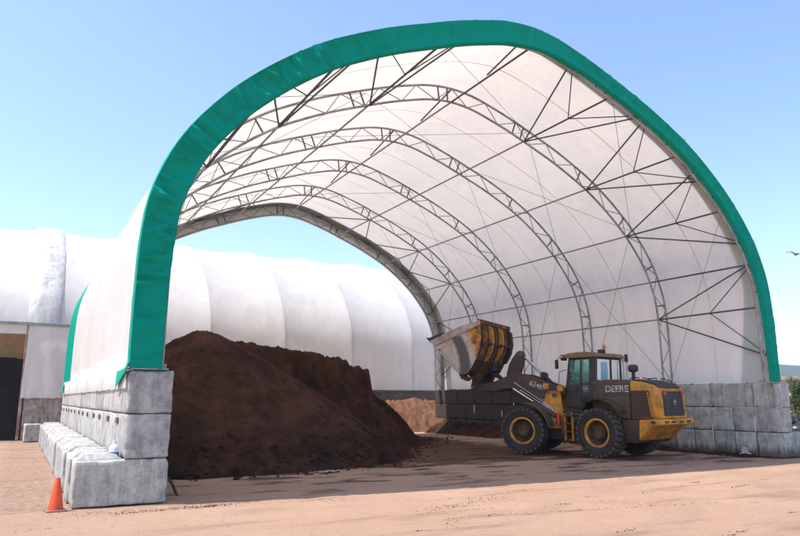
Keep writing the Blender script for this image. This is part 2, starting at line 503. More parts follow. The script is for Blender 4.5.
# ---------------------------------------------------------------- main shelter: membrane
def lerp(a, b, t): return a+(b-a)*t
def sm(a, b, x):
    t = max(0, min(1, (x-a)/(b-a))); return t*t*(3-2*t)
def sag_amp(t): return .16*(1+1.1*sm(.24,.06,t))
def cover_rows(v0, v1, nt, nv, off0, amp, base_drop=True, wr=.012, seed=0, uc=None, t0=0., t1=1.):
    rows = []
    for k in range(nt+1):
        t = t0 + (t1-t0)*k/nt
        p, n = prof(t)
        row = []
        for j in range(nv+1):
            s = j/nv; v = v0 + (v1-v0)*s
            sag = sag_amp(t)*(1-(2*s-1)**2)
            w = wr*noise.noise(Vector((t*ARC*.35, v*1.3, seed))) * 4*s*(1-s) + wr*.5*noise.noise(Vector((t*ARC*.9, v*3.1, seed+5)))
            o = off0 + sag + w
            row.append((UC+p.x+n.x*o, v, p.y+n.y*o))
        rows.append(row)
    # hem hanging outside the left wall
    if base_drop:
        hem = []
        for j in range(nv+1):
            x, y, z = rows[0][j]
            hem.append((min(x, -.775) - .012*noise.noise(Vector((y*2.2, 3, seed))), y, 1.93+.025*noise.noise(Vector((y*1.7, 8, seed)))))
        rows[0] = [(min(x,-.785), y, 2.25) for x,y,z in rows[0]]
        rows.insert(0, hem)
    return rows
for i in range(len(V)-1):
    MB().grid(cover_rows(V[i], V[i+1], 120, 22, 0.0, .16, True, .03, i*7)).build('cover_panel', FAB_WHITE, shelter, smooth='all', fix=False)
for i in range(len(V)-1):
    for sv in (.5,):
        rows = []
        for k in range(121):
            t = k/120; p, nn = prof(t); row = []
            for dv in (-.02, .02):
                v = V[i] + (V[i+1]-V[i])*sv + dv
                q = (v-V[i])/(V[i+1]-V[i])
                o = sag_amp(t)*(1-(2*q-1)**2) + .03*noise.noise(Vector((t*ARC*.35, v*1.3, i*7)))*4*q*(1-q) + .015*noise.noise(Vector((t*ARC*.9, v*3.1, i*7+5))) + .009
                row.append((UC+p.x+nn.x*o, v, p.y+nn.y*o))
            rows.append(row)
        MB().grid(rows).build('weld_seam', FAB_WHITE, shelter, smooth='all', fix=False)
def pleat(s, r, seed):
    """gathered pleats across the trim: s arc metres, r 0..1 across"""
    w = .35*noise.noise(Vector((s*1.1+seed, r*.6, seed)))
    sk = s + .35*r*noise.noise(Vector((s*.5, 3, seed)))          # folds run slightly askew
    for fq, am in ((2.6,.40),(5.6,.48),(11.5,.30)):
        x = noise.noise(Vector((sk*fq+seed, r*.45, seed*1.7)))
        act = .35 + .65*max(0, min(1, .5+1.6*noise.noise(Vector((s*.8, r*1.6, seed+fq)))))
        w += am*act*((1-min(1,abs(x)*4.2))**1.5 - .3)
    return w
def front_trim(vf, sgn, name, mat, hi=True):
    """band facing outwards, plus the wrap over the roof edge and the inner return"""
    rows = []
    nt = 620 if hi else 220
    for k in range(nt+1):
        t = k/nt; p, n = prof(t); s = t*ARC
        haunch = 1.0 if s < ARC*.34 else (.35 if s < ARC*.55 else .45)
        wd = .60 - .16*sm(.47,.60,t) - .05*sm(.12,.0,t) - .15*sm(.84,1.0,t)
        row = []
        for j in range(11):
            r = j/10
            am = .38*haunch*(math.sin(math.pi*min(1,r*.9+.05))**.6)
            o = -.005 + wd*r
            dv = am*pleat(s, r, 3.3 if sgn < 0 else 9.1) - .05*math.sin(math.pi*r)
            row.append((UC+p.x+n.x*o, vf + sgn*(.03+max(-.09,min(.25,dv))) , p.y+n.y*o))
        row.append((UC+p.x+n.x*wd, vf-sgn*(.14 if sgn < 0 else .02), p.y+n.y*wd))
        rows.append(row)
    tr = MB().grid(rows).build(name, mat, shelter, smooth='all', fix=False)
    # wrap over the roof edge, wider towards the feet
    rows = []
    for k in range(201):
        t = k/200; p, n = prof(t)
        ft = max(0, 1 - min(t, 1-t)*ARC/3.2)
        w = .78 + .45*ft
        row = []
        for j in range(9):
            s = j/8; v = vf + sgn*.03 - sgn*w*s
            o = -.010 - .012*s - .012*abs(noise.noise(Vector((t*ARC*3, v*2, 2))))
            q = (v-V[0])/(V[1]-V[0]) if sgn < 0 else (V[-1]-v)/(V[-1]-V[-2])
            o = o*min(1, s*8+.2) - .012*min(1,s*8) + (sag_amp(t)*(1-(2*q-1)**2) if q > 0 else 0)
            row.append((UC+p.x+n.x*o, v, p.y+n.y*o))
        rows.append(row)
    hem = [(min(x,-.80)-.025, y, 2.22 - .30*j/8) for j,(x,y,z) in enumerate(rows[0])]
    rows[0] = [(min(x,-.80)-.02, y, z) for x,y,z in rows[0]]
    rows.insert(0, hem)
    MB().grid(rows).build('trim_wrap', mat, tr, smooth='all', fix=False)
front_trim(-.02, -1, 'front_trim', FAB_GREEN)
front_trim(V[-1]+.16, 1, 'back_trim', FAB_GREEN, False)
rows = [[tuple(arch_pt(k/160, -.004 if j == 0 else .02+.61*(j-1)/3, V[-1]+(0 if j == 0 else .045))) for j in range(5)] for k in range(161)]
MB().grid(rows).build('back_liner', FAB_BACK, shelter, smooth='all', fix=False)

# ---------------------------------------------------------------- concrete block walls
def rough_block(name, lx, ly, lz, seed):
    me = MB().box(-lx/2,lx/2,-ly/2,ly/2,0,lz).mesh(name, bevel=.028, bseg=2)
    bm = bmesh.new(); bm.from_mesh(me)
    bmesh.ops.subdivide_edges(bm, edges=[e for e in bm.edges if e.calc_length() > .2], cuts=9, use_grid_fill=True)
    for v in bm.verts:
        p = v.co; q = p*1.0 + Vector((seed*7.3, seed*3.1, 0))
        near = sorted((lx/2-abs(p.x), ly/2-abs(p.y), min(p.z, lz-p.z)))
        edge = max(0, 1-near[1]/.09)
        chip = max(0, noise.noise(q*5.5)-.12)*.10*edge + max(0, noise.noise(q*2.1)-.3)*.12*edge
        c = Vector((0,0,lz/2))
        v.co = p - (p-c).normalized()*chip + Vector((noise.noise(q*3.3), noise.noise(q*3.3+Vector((9,0,0))), .5*noise.noise(q*3.3+Vector((0,9,0)))))*.007
    bmesh.ops.triangulate(bm, faces=[f for f in bm.faces if len(f.verts) > 4])
    bm.to_mesh(me); bm.free()
    me.polygons.foreach_set('use_smooth', [True]*len(me.polygons))
    return me
bm_cross = [rough_block('block_crosswise', 1.485, .712, .738, s) for s in range(4)]
bm_long = [rough_block('block_lengthwise', .742, 1.475, .738, s+10) for s in range(4)]
bm_half = [rough_block('block_half', .742, .728, .738, s+20) for s in range(2)]
key_me = MB().add([(-.34,-.24,0),(.34,-.24,0),(.34,.24,0),(-.34,.24,0),(-.24,-.15,.10),(.24,-.15,.10),(.24,.15,.10),(-.24,.15,.10)],
                  [(0,3,2,1),(4,5,6,7),(0,1,5,4),(1,2,6,5),(2,3,7,6),(3,0,4,7)]).mesh('block_key', bevel=.014, bseg=2, smooth=True)
key_me.materials.append(CONC)
PIT = m_plain('dark_pocket', (.07,.065,.06), .95)
pocket_me = MB().prism([(-.02,0),(.02,0),(.02,.10),(-.02,.10)], -.17, .17).mesh('lifting_pocket', bevel=.01, bseg=1)
pocket_me.materials.append(PIT)
_mcopy = {}
def blk(me, mat, parent, x, y, z, jit=.006):
    me = random.choice(me)
    k = (me.name, mat.name)
    if k not in _mcopy:
        c = me.copy(); c.materials.clear(); c.materials.append(mat); _mcopy[k] = c
    return link('block', _mcopy[k], None, parent, (x+random.uniform(-jit,jit), y, z), (0, 0, random.uniform(-.006,.006)))
lw = thing('block_wall', 'pale sunlit concrete block wall under the left fabric edge, with a stepped ledge', 'wall', (-.75,9.4,0))
rw = thing('block_wall', 'soil-stained grey concrete block wall behind the wheel loader on the right', 'wall', (18.4,9.4,0))
def rel(par, x, y, z): return x-par.location.x, y-par.location.y, z-par.location.z
L_END = 19.4
n = int(L_END/.75)
for i in range(n):
    y = .375 + i*.75
    b = blk(bm_cross, CONC, lw, *rel(lw, -.75, y, 0), jit=.02)
    if i % 1 == 0:
        k = link('casting_key', key_me, None, b, (-.34+random.uniform(-.02,.02), 0, .74))
    b = blk(bm_cross, CONC_SOIL, rw, *rel(rw, 17.82+.75, y, 0), jit=.02)
for row, z in ((1,.75),(2,1.5)):
    for par, xc, mat in ((lw,-.375,CONC),(rw,17.82+.375,CONC_SOIL)):
        y = 0.0
        if row == 2:
            blk(bm_half, mat, par, *rel(par, xc, .375, z)); y = .75
        while y < L_END-.8:
            b = blk(bm_long, mat, par, *rel(par, xc, y+.75, z), jit=.012)
            if par is lw and row == 1:
                link('lifting_pocket', pocket_me, None, b, (-.372, .35, .56))
            y += 1.5
        if y < L_END-.1: blk(bm_half, mat, par, *rel(par, xc, y+.375, z))
# lime streaks and mortar seeping out at the joints
LIME = m_plain('lime_bloom', (.62,.62,.58), .9)
for (y, z0, z1, w) in ((15.75,1.05,1.5,.03),(15.75,.35,.7,.025),(13.5,.9,1.25,.03),(13.5,.2,.62,.022),(12.0,.25,.7,.024),(10.5,.25,.66,.022),(12.6,1.45,1.6,.03),(7.5,.9,1.2,.024),(4.5,.62,.95,.016),(3.75,.5,.9,.016),(2.25,.5,.95,.016),(.75,.75,1.25,.018)):
    m = MB(); px = rel(rw, 17.82, y, 0)
    seg = 6; pr = []
    for k in range(seg+1):
        zz = z0+(z1-z0)*k/seg; ww = w*(.4+.8*math.sin(math.pi*(k+.4)/(seg+.8)))
        o = .01*noise.noise(Vector((zz*7, y, 0)))
        pr.append([(px[0]-.010, px[1]+o-ww, zz), (px[0]-.028, px[1]+o, zz), (px[0]-.010, px[1]+o+ww, zz)])
    m.grid(pr).build('lime_streak', LIME, rw, fix=False)

# ---------------------------------------------------------------- fabric buildings behind
VB = 22.0
def back_building(name, label, u0, u1, ribs, mat, t_start, beam=False):
    th = thing(name, label, 'building', (u0, VB, 0))
    us = sorted([u0]+[r for r in ribs if u0 < r < u1]+[u1])
    for a, b in zip(us[:-1], us[1:]):
        rows = []
        for k in range(91):
            t = t_start + (1-t_start)*k/90
            p, nn = prof(t)
            row = []
            for j in range(17):
                s = j/16; u = a+(b-a)*s
                o = .20*min(1,(b-a)/4)*(1-(2*s-1)**2) + .012*noise.noise(Vector((u*1.1, t*9, 4))) + .012*noise.noise(Vector((u*.5+t*13, t*30-u, 2)))*(1 if p.y < 7 else .3)
                row.append((u-u0, p.x+nn.x*o+9.42, p.y+nn.y*o))
            rows.append(row)
        MB().grid(rows).build('cover_panel', mat, th, smooth='all', fix=False)
        rb = MB().tube([(b-u0, prof(k/60)[0].x+9.42+prof(k/60)[1].x*.06, prof(k/60)[0].y+prof(k/60)[1].y*.06) for k in range(61)], .05, 6)
        rb.build('rib', STEEL, th, smooth=True)
    return th
bm_ = back_building('fabric_building', 'long white ribbed fabric building seen through the far end of the shelter', -1.05, 42,
                    [1.93+4*k for k in range(-1, 12)], FAB_BACK, 0.0)
m = MB().box(0, 43.05, -.05, .65, 0, 2.26); m.build('base_wall', CONC_DARK, bm_)
m = MB().box(0, 43.05, 18.2, 18.9, 0, 2.26); m.build('base_wall', CONC_DARK, bm_)
m = MB().box(.02, 43.0, -.10, -.052, 2.14, 2.27); m.build('hem_rail', STEEL_DARK, bm_)

t_beam = min(range(0,500), key=lambda i: abs(prof(i/1000)[0].y-5.1))/1000
bl_ = back_building('fabric_building', 'white fabric building at far left with a dark doorway full of compost', -22.0, -2.05,
                    [-2.05-4*k for k in range(0, 6)], FAB_BACK, t_beam)
def B3(u0, u1, v0, v1, z0, z1): return (u0+22.0, u1+22.0, v0-VB, v1-VB, z0, z1)
# long gutter beam across the doorway and the flap
MB().box(*B3(-21.9,-.50, 21.72,21.86, 5.02,5.16)).build('gutter_beam', STEEL, bl_, bevel=.015, bseg=1)
# hanging flap right of the doorway
rows = []
for k in range(23):
    z = 5.06 - (5.06-1.80)*k/22
    row = []
    for j in range(29):
        s = j/28; u = -2.24 + 1.76*s + (.05*(k/22)**2*(-1 if s < .5 else 1))
        w = .035*noise.noise(Vector((u*2.6, z*.5, 3))) + .05*(k/22)**5*noise.noise(Vector((u*4, 1, 6)))
        row.append((u+22.0, 21.80-VB+w, z + (.05*noise.noise(Vector((u*3.3,2,2))) if k > 20 else 0)))
    rows.append(row)
MB().grid(rows).build('wall_flap', FAB_BACK, bl_, smooth='all', fix=False)
MB().box(*B3(-2.15,-.42, 21.9,22.6, 0,1.95)).build('pier', m_concrete('concrete_rust', False, (.52,.49,.46), (.22,.16,.125)), bl_, bevel=.03)
MB().box(*B3(-2.32,-2.20, 21.84,21.96, 0,5.04)).build('door_post', m_painted('post_paint', (.55,.50,.48), .6, (.25,.12,.09), .5), bl_, bevel=.01, bseg=1)
MB().box(*B3(-21.9,-2.21, 21.87,21.90, 4.62,5.05)).build('fascia', FAB_BACK, bl_)
PLY = m_painted('plywood', (.42,.29,.16), .8, (.30,.20,.11), .5)
for k in range(8):
    MB().box(*B3(-2.3-2.44*(k+1), -2.3-2.44*k-.02, 24.4,24.44, 0.0,6.2)).build('plywood_sheet', PLY, bl_)
# puffed cover over the joint between the two buildings
rows = []
for k in range(100):
    t = t_beam + (.72-t_beam)*k/99
    p, nn = prof(t)
    row = []
    for j in range(15):
        s = j/14
        u = -2.32 + 1.36*s + .03*noise.noise(Vector((t*14, s*2, 1)))
        o = -.03 - .15*math.sin(math.pi*s)**.7 + .03*noise.noise(Vector((s*5, t*12, 3)))
        row.append((u+22.0, p.x+nn.x*o+9.42, p.y+nn.y*o))
    rows.append(row)
MB().grid(rows).build('joint_cover', FAB_DIRTY, bl_, smooth='all', fix=False)

# ---------------------------------------------------------------- piles
def heap(name, fn, x0, x1, y0, y1, st, mat, label, cat):
    nx, ny = int((x1-x0)/st), int((y1-y0)/st)
    zz = {}; m = MB(); idx = {}
    for j in range(ny+1):
        for i in range(nx+1):
            zz[i,j] = fn(x0+i*st, y0+j*st)
    for j in range(ny):
        for i in range(nx):
            if max(zz[i,j],zz[i+1,j],zz[i,j+1],zz[i+1,j+1]) > -.03:
                f = []
                for q in ((i,j),(i+1,j),(i+1,j+1),(i,j+1)):
                    if q not in idx:
                        idx[q] = len(m.v); m.v.append((x0+q[0]*st, y0+q[1]*st, zz[q]))
                    f.append(idx[q])
                m.f.append(tuple(f)); m.m.append(0)
    o = m.build(name, mat, smooth='all', fix=False)
    return tag(o, label, cat)
FACE = [(-1.6,-.25),(-.8,.06),(-.2,.5),(.78,1.42),(1.22,2.15),(1.40,2.92),(1.9,3.35),(9,4.2)]
def face(d):
    if d <= FACE[0][0]: return -.3
    for (a,za),(b,zb) in zip(FACE[:-1], FACE[1:]):
        if d <= b: return lerp(za, zb, (d-a)/(b-a))
    return FACE[-1][1]
def soil_h(x, y):
    P = Vector((x,y,0))
    n1 = noise.noise(Vector((x*.45,y*.45,.3))); n2 = noise.noise(Vector((x*1.3,y*1.3,7))); n3 = noise.noise(Vector((x*3.7,y*3.7,2))); n4 = noise.noise(Vector((x*8.5,y*8.5,5))) + .7*noise.noise(Vector((x*17,y*17,5)))
    # tipped cone at the front
    dx, dy = x-2.55, y-9.25
    ang = math.atan2(dy, dx)
    rad = math.hypot(dx*(.82 if dx > 0 else 1.0), dy*(.93 if dy < 0 else 1))
    rad += .22*noise.noise(Vector((math.cos(ang)*1.6, math.sin(ang)*1.6, 3))) * min(1, rad/2)
    rad += .10*noise.noise(Vector((math.cos(ang)*6, math.sin(ang)*6, 8))) * min(1, rad/2.5) * sm(5.5,3.5,rad)
    a = 3.98 - .10 - .775*(math.hypot(rad, .6)-.6) - .0*n1
    foot = sm(.55, -.1, a)
    a += .08*n2 + .05*n3 + .035*n4 + .12*foot*n3 - .10*abs(noise.noise(Vector((ang*5.5, rad*.25, 4))))*sm(.4,2.0,rad)*sm(.2,1.2,a)
    # older mass behind, dug away to a steep face
    d = (x-6.5)*-.788 + (y-5.9)*.615
    d += .38*n1 + .30*n2 + .10*n3
    bz = face(d)
    fy = (y - 8.9) + .45*n1 + .35*n2 + .08*n3
    bz = min(bz, -.2 + 1.25*fy if fy < 1.6 else 1.8 + 2.4*(fy-1.6))
    bz = min(bz, 2.93 + .27*max(0, min(2.4, 9-x)) + .03*max(0, d) + .10*n2 + .09*n3 + .06*n4)
    bz = min(bz, lerp(1.9, 3.5, x/2.6))
    bz = min(bz, (19.6-y)*1.15 + .2*n2)
    bz += .10*n3 + .055*n4 if bz > 0 else 0
    # right-hand end falls off
    bz = min(bz, 9 if x < 10.95 else 2.95 - (x-10.95)*5 if x < 11.13 else 2.05 - (x-11.13)*1.0)
    z = max(a, bz)
    if abs(a-bz) < .5: z += .06*(1-abs(a-bz)/.5)
    z = min(z, 2.12 + .9*max(0,x))
    return z
heap('soil_pile', soil_h, .02, 15.4, 2.6, 19.8, .07, SOIL, 'tall dark brown compost heap with a dug-away face inside the shelter', 'soil pile')
def grav_h(x, y):
    n2 = noise.noise(Vector((x*1.1,y*1.1,7))); n3 = noise.noise(Vector((x*3.2,y*3.2,2))); n4 = noise.noise(Vector((x*7,y*7,2)))
    z = 1.95 - .95*(21.9-y) + .12*n2
    z = min(z, 1.7+.25*n2, (x-13.2)*.8)
    return z + .20*n3 + .13*n4
heap('gravel_bank', grav_h, 13.0, 24.0, 19.55, 21.93, .09, GRAVEL, 'sunlit orange-brown dirt bank against the base of the building behind', 'dirt bank')
def comp_h(x, y):
    n2 = noise.noise(Vector((x*1.1,y*1.1,9))); n3 = noise.noise(Vector((x*3.2,y*3.2,1)))
    return min(.1 + 2.6*(y-22.0), 3.6) + .16*n2 + .08*n3
heap('compost_pile', comp_h, -12, -2.05, 21.95, 24.38, .11, SOIL_BLACK, 'nearly black compost heap filling the doorway at far left', 'soil pile')

# ---------------------------------------------------------------- loose clods and stones
def rock(m, x, y, z, s, mi=0):
    a = random.random()*6.28
    v = []
    for k in range(5):
        t = a + k*1.2566; r = s*random.uniform(.7,1.1)
        v.append((x+r*math.cos(t), y+r*math.sin(t), z-.1*s+random.uniform(0,.3)*s))
    v.append((x+random.uniform(-.3,.3)*s, y+random.uniform(-.3,.3)*s, z+s*random.uniform(.5,.95)))
    m.add(v, [(k,(k+1)%5,5) for k in range(5)], mi)
m = MB()
for k in range(5200):
    if k < 2600:
        a = random.uniform(-2.9,-.1); rr = random.gauss(5.35,.5)
        x, y = 2.55+rr*math.cos(a)*1.12, 9.1+rr*math.sin(a)
    else:
        t = random.random(); x, y = lerp(5.3,13.9,t)+random.gauss(.5,.6), lerp(4.6,15.2,t)+random.gauss(-.4,.5)
    if x < .1: continue
    z = max(gz(x,y), soil_h(x,y))
    s = random.choice((.008,.01,.012,.016,.02,.025,.03,.05,.08)) * random.uniform(.6,1.3)
    rock(m, x, y, z, s)
for k in range(1100):                   # on the slopes of the heap
    x, y = random.uniform(.3,11), random.uniform(4,14)
    z = soil_h(x,y)
    if z > .1: rock(m, x, y, z, random.choice((.012,.016,.02,.025,.03,.05)))
for k in range(900):                     # spilt along the right wall and on its top
    y = random.uniform(.8,19)
    if random.random() < .75: x = 17.8-abs(random.gauss(0,.22)); z = gz(x,y)
    else: x = random.uniform(17.9,18.5); z = 2.245
    rock(m, x, y, z, random.uniform(.02,.07))
def crumbs(pts, n, w, s0, s1):
    for k in range(n):
        t = random.random()*(len(pts)-1); i = int(t); t -= i
        x = lerp(pts[i][0], pts[i+1][0], t)+random.gauss(0,w); y = lerp(pts[i][1], pts[i+1][1], t)+random.gauss(0,w*.5)
        rock(m, x, y, gz(x,y), random.uniform(s0,s1))
crumbs([(3.6,-2.9),(4.3,-2.6),(6.6,-1.6)], 420, .24, .004,.012)
crumbs([(2.9,-4.3),(3.5,-3.6),(4.2,-3.75),(6.0,-4.1),(8.5,-4.6)], 380, .10, .004,.012)
crumbs([(-.9,-.75),(.2,-.62),(.9,-.7)], 260, .16, .005,.018)
crumbs([(8,-1.8),(11,-.6),(14,-.9)], 160, .3, .005,.014)
for k in range(46):
    cx_, cy_ = random.uniform(-2.5,13), random.uniform(-7.5,-.8)
    dx_ = random.uniform(.15,.6)
    crumbs([(cx_,cy_),(cx_+dx_,cy_+random.uniform(-.08,.08))], random.randint(8,34), .05, .004,.014)
o = m.build('soil_clods', SOIL, fix=False); o['kind'] = 'stuff'; o['label'] = 'loose dark soil clods scattered around the heap and wall'
m = MB()
for k in range(3000):
    if k < 1200: x, y = random.uniform(-5,15), -8.5+8.2*random.random()**.8
    elif k < 2400: x, y = -2.0+random.gauss(0,.55), random.uniform(1.5,19)
    else: x, y = random.uniform(-1.5,0.6)+random.gauss(0,.4), -.55+random.gauss(0,.18)
    if x > -1.56 and x < 0.05 and y > -.05: continue
    rock(m, x, y, gz(x,y), random.choice((.005,.006,.007,.008,.01,.014)))
o = m.build('loose_stones', m_soil('stone_bits', (.20,.15,.12), (.30,.22,.17), (.12,.09,.075)), fix=False); o['kind'] = 'stuff'; o['label'] = 'small stones and grit lying on the dirt yard'
# low drifts of spilt soil along the right wall foot
def drift_h(x, y):
    n2 = noise.noise(Vector((x*1.3,y*1.3,19))); n3 = noise.noise(Vector((x*4.2,y*4.2,1)))
    return .20*(.6+n2) - .42*(17.85-x) + .035*n3 + .45*sm(7,15,y)*(1-.55*(17.85-x)) - .3*sm(1.0,.2,y)
heap('soil_drift', drift_h, 15.2, 17.84, .3, 19.2, .1, SOIL, 'low drift of dark soil along the foot of the right block wall', 'soil drift')
def crust_h(x, y):
    n2 = noise.noise(Vector((x*1.6,y*1.6,29))); n3 = noise.noise(Vector((x*5.2,y*5.2,1)))
    e = 4*(x-17.82)*(18.57-x)/.5625
    return 2.235 + (.02 + .10*sm(2.5,9,y))*e*(.7+1.1*n2) + .03*n3*e - .05*(1-e)
def crust(x, y):
    z = crust_h(x, y); return z if z > 2.24 else -1
heap('soil_crust', crust, 17.84, 18.56, 2.2, 18.3, .06, SOIL, 'lumpy dark soil lying along the top of the right block wall', 'soil crust')

# ---------------------------------------------------------------- wheel loader
DUST = (.135,.085,.060)
YEL = m_painted('loader_yellow', (.80,.34,.012), .42, DUST, .34)
YEL_RUST = m_painted('rusty_yellow', (.66,.25,.015), .6, (.085,.038,.02), .72, 0, 2.2)
RUST = m_painted('soil_caked_steel', (.085,.048,.030), .8, (.05,.032,.025), .6, 0, 3)
BOOMC = m_painted('dusty_boom', (.050,.030,.026), .55, (.095,.062,.048), .55)
HOODC = m_painted('dusty_black_hood', (.022,.024,.028), .38, (.11,.070,.048), .50, 0, 2.4)
BLACK = m_painted('black_trim', (.014,.016,.020), .45, (.06,.045,.038), .35)
CABC = m_painted('cab_blue_black', (.018,.026,.036), .32, (.07,.055,.045), .30)
ROOFC = m_painted('cab_roof', (.40,.20,.06), .6, (.17,.11,.075), .6)
RUBBER = m_painted('tyre_rubber', (.013,.016,.021), .68, (.05,.042,.038), .30, 0, 2.2)
TREAD = m_painted('tyre_tread', (.018,.018,.02), .8, (.085,.060,.048), .75, 0, 3)
RIMD = m_painted('rim_dark', (.17,.088,.026), .7, (.055,.038,.028), .6)
CHROME = m_plain('chrome_rod', (.75,.75,.74), .18, 1.0)
DECAL = m_painted('white_decal', (.66,.66,.64), .5, DUST, .34, 0, 6.0)
BUCKW = None
def m_bucket_side():
    m, N, L, B = newmat('bucket_side_paint')
    tc = N.new('ShaderNodeTexCoord'); X = sep(N, L, tc.outputs['Object']); v = tc.outputs['Object']
    n1 = nz(N, L, v, 3.2, 6, .65); n2 = nz(N, L, v, 14, 6, .75); n3 = nz(N, L, v, 40, 3, .7)
    white = mixc(N, L, ramp(N, L, n1, [(.38,0),(.66,.8)]), (.54,.46,.41), (.34,.26,.21))
    white = mixc(N, L, ramp(N, L, n2, [(.54,0),(.68,.75)]), white, (.20,.13,.095))
    # yellow paint left near the back-top corner
    t = math_(N, L, 'ADD', math_(N, L, 'MULTIPLY', X[0], -1.7), math_(N, L, 'MULTIPLY', X[2], .62))
    t = math_(N, L, 'ADD', t, math_(N, L, 'MULTIPLY_ADD', n1, .5, -.25))
    yel = mixc(N, L, ramp(N, L, math_(N,L,'MULTIPLY_ADD',n2,.6,n1), [(.64,0),(.84,.97)]), (.70,.28,.015), (.06,.036,.024))
    col = mixc(N, L, ramp(N, L, math_(N, L, 'ADD', t, 3.55), [(.20,0),(.50,1)]), white, yel)
    # scraped dark band: a bent stripe from the rim to the heel
    zc = math_(N, L, 'SUBTRACT', X[2], 3.35)
    xc = math_(N, L, 'MULTIPLY_ADD', zc, .30, 3.52)
    xc = math_(N, L, 'ADD', xc, math_(N, L, 'MULTIPLY', math_(N, L, 'MULTIPLY', zc, zc), .28))
    d = math_(N, L, 'ABSOLUTE', math_(N, L, 'SUBTRACT', X[0], xc))
    d = math_(N, L, 'ADD', d, math_(N, L, 'MULTIPLY_ADD', n2, .22, -.15))
    d = math_(N, L, 'MAXIMUM', d, math_(N, L, 'MULTIPLY_ADD', X[2], .9, -3.36))
    band = ramp(N, L, d, [(.12,.95),(.21,0)])
    col = mixc(N, L, band, col, mixc(N, L, n3, (.055,.052,.055), (.10,.09,.09)))
    L.new(col, B.inputs['Base Color']); B.inputs['Roughness'].default_value = .6
    bump(N, L, B, n2, .2, .01)
    return m
BUCKW = m_bucket_side()
RIMW = m_painted('bucket_rim_paint', (.52,.44,.40), .6, (.30,.21,.17), .5)
def m_glass():
    m, N, L, B = newmat('cab_glass')
    B.inputs['Base Color'].default_value = (.55,.85,.78,1)
    B.inputs['Roughness'].default_value = .03
    B.inputs['Transmission Weight'].default_value = 0
    T = N.new('ShaderNodeBsdfTransparent'); T.inputs['Color'].default_value = (.80,.98,.92,1)
    G = N.new('ShaderNodeBsdfGlossy'); G.inputs['Roughness'].default_value = .04; G.inputs['Color'].default_value = (.9,1,.97,1)
    D = N.new('ShaderNodeBsdfDiffuse'); D.inputs['Color'].default_value = (.45,.72,.66,1)
    v = objcoord(N, L, False)
    dm = N.new('ShaderNodeMixShader'); L.new(math_(N,L,'MULTIPLY',nz(N,L,v,4,5),.30), dm.inputs[0])
    L.new(T.outputs[0], dm.inputs[1]); L.new(D.outputs[0], dm.inputs[2])
    lw_ = N.new('ShaderNodeFresnel'); lw_.inputs['IOR'].default_value = 1.5
    mx = N.new('ShaderNodeMixShader'); L.new(lw_.outputs[0], mx.inputs[0])
    L.new(dm.outputs[0], mx.inputs[1]); L.new(G.outputs[0], mx.inputs[2])
    L.new(mx.outputs[0], N['Material Output'].inputs['Surface'])
    return m
GLASS = m_glass()

loader = thing('wheel_loader', 'muddy yellow and black articulated wheel loader holding its bucket raised', 'wheel loader', (13.93,4.435,0), R(101))
ART = R(20)
def fr(o):                    # a part of the front frame: turned about the articulation pin
    o.rotation_euler = (0,0,ART); return o
def text_mesh(txt, size, depth=.004):
    cu = bpy.data.curves.new('lettering', 'FONT'); cu.body = txt; cu.size = size; cu.extrude = depth
    cu.offset = size*.022
    cu.align_x = 'CENTER'; cu.align_y = 'CENTER'
    ob = bpy.data.objects.new('lettering', cu); C.objects.link(ob)
    dg = bpy.context.evaluated_depsgraph_get()
    me = bpy.data.meshes.new_from_object(ob.evaluated_get(dg))
    bpy.data.objects.remove(ob); bpy.data.curves.remove(cu)
    return me
SIDE_ROT = (R(90), 0, R(180))      # text readable from the loader's left (+y) side

# ---- wheels
tyre_prof = [(.42,-.235),(.50,-.262),(.60,-.268),(.675,-.255),(.71,-.225),(.72,-.1),(.72,.1),(.71,.225),(.675,.255),(.60,.268),(.50,.262),(.42,.235)]
def tyre_mesh():
    m = MB(); m.lathe(tyre_prof, 48, 'y')
    n = 26
    for k in range(n):
        for s in (-1,1):
            a0 = 2*math.pi*(k+(.5 if s > 0 else 0))/n
            vs = []
            for (y, da) in ((.02,-.02),(.285,.055)):
                for w in (-.075,.075):
                    for rr in ((.70,.748) if y < .1 else (.655,.735)):
                        a = a0 + da + w
                        vs.append((rr*math.sin(a), s*y, rr*math.cos(a)))
            m.add(vs, [(0,1,3,2),(4,6,7,5),(0,4,5,1),(2,3,7,6),(1,5,7,3),(0,2,6,4)], 1)
    me = m.mesh('tyre', smooth=True, angle=38)
    me.materials.append(RUBBER); me.materials.append(TREAD)
    return me
TYRE = tyre_mesh()
def rim_mesh(s):
    m = MB()
    m.lathe([(.425,s*.20),(.435,s*.262),(.395,s*.268),(.372,s*.245),(.365,s*.20)], 40, 'y', mi=0)
    m.lathe([(.365,s*.20),(.352,s*.10),(.30,s*.03),(.20,s*.02)], 40, 'y', mi=1)
    m.lathe([(.215,s*.02),(.21,s*.12),(.16,s*.15),(.15,s*.185),(.0,s*.19)], 24, 'y', mi=1)
    for k in range(10):
        a = 2*math.pi*k/10
        m.box(.26*math.sin(a)-.018,.26*math.sin(a)+.018, min(s*.0,s*.055), max(s*.0,s*.055), .26*math.cos(a)-.018,.26*math.cos(a)+.018, 1)
    me = m.mesh('rim', smooth=True, angle=40); me.materials.append(YEL); me.materials.append(RIMD)
    return me
RIMS = {1: rim_mesh(1), -1: rim_mesh(-1)}
for x, front in ((-1.515,0),(1.515,1)):
    for s in (1,-1):
        c, sn = (math.cos(ART), math.sin(ART)) if front else (1,0)
        y = s*1.005
        w = link('wheel', TYRE, None, loader, (x*c-y*sn, x*sn+y*c, .738), (0, random.random()*0, ART if front else 0))
        link('rim', RIMS[s], None, w)

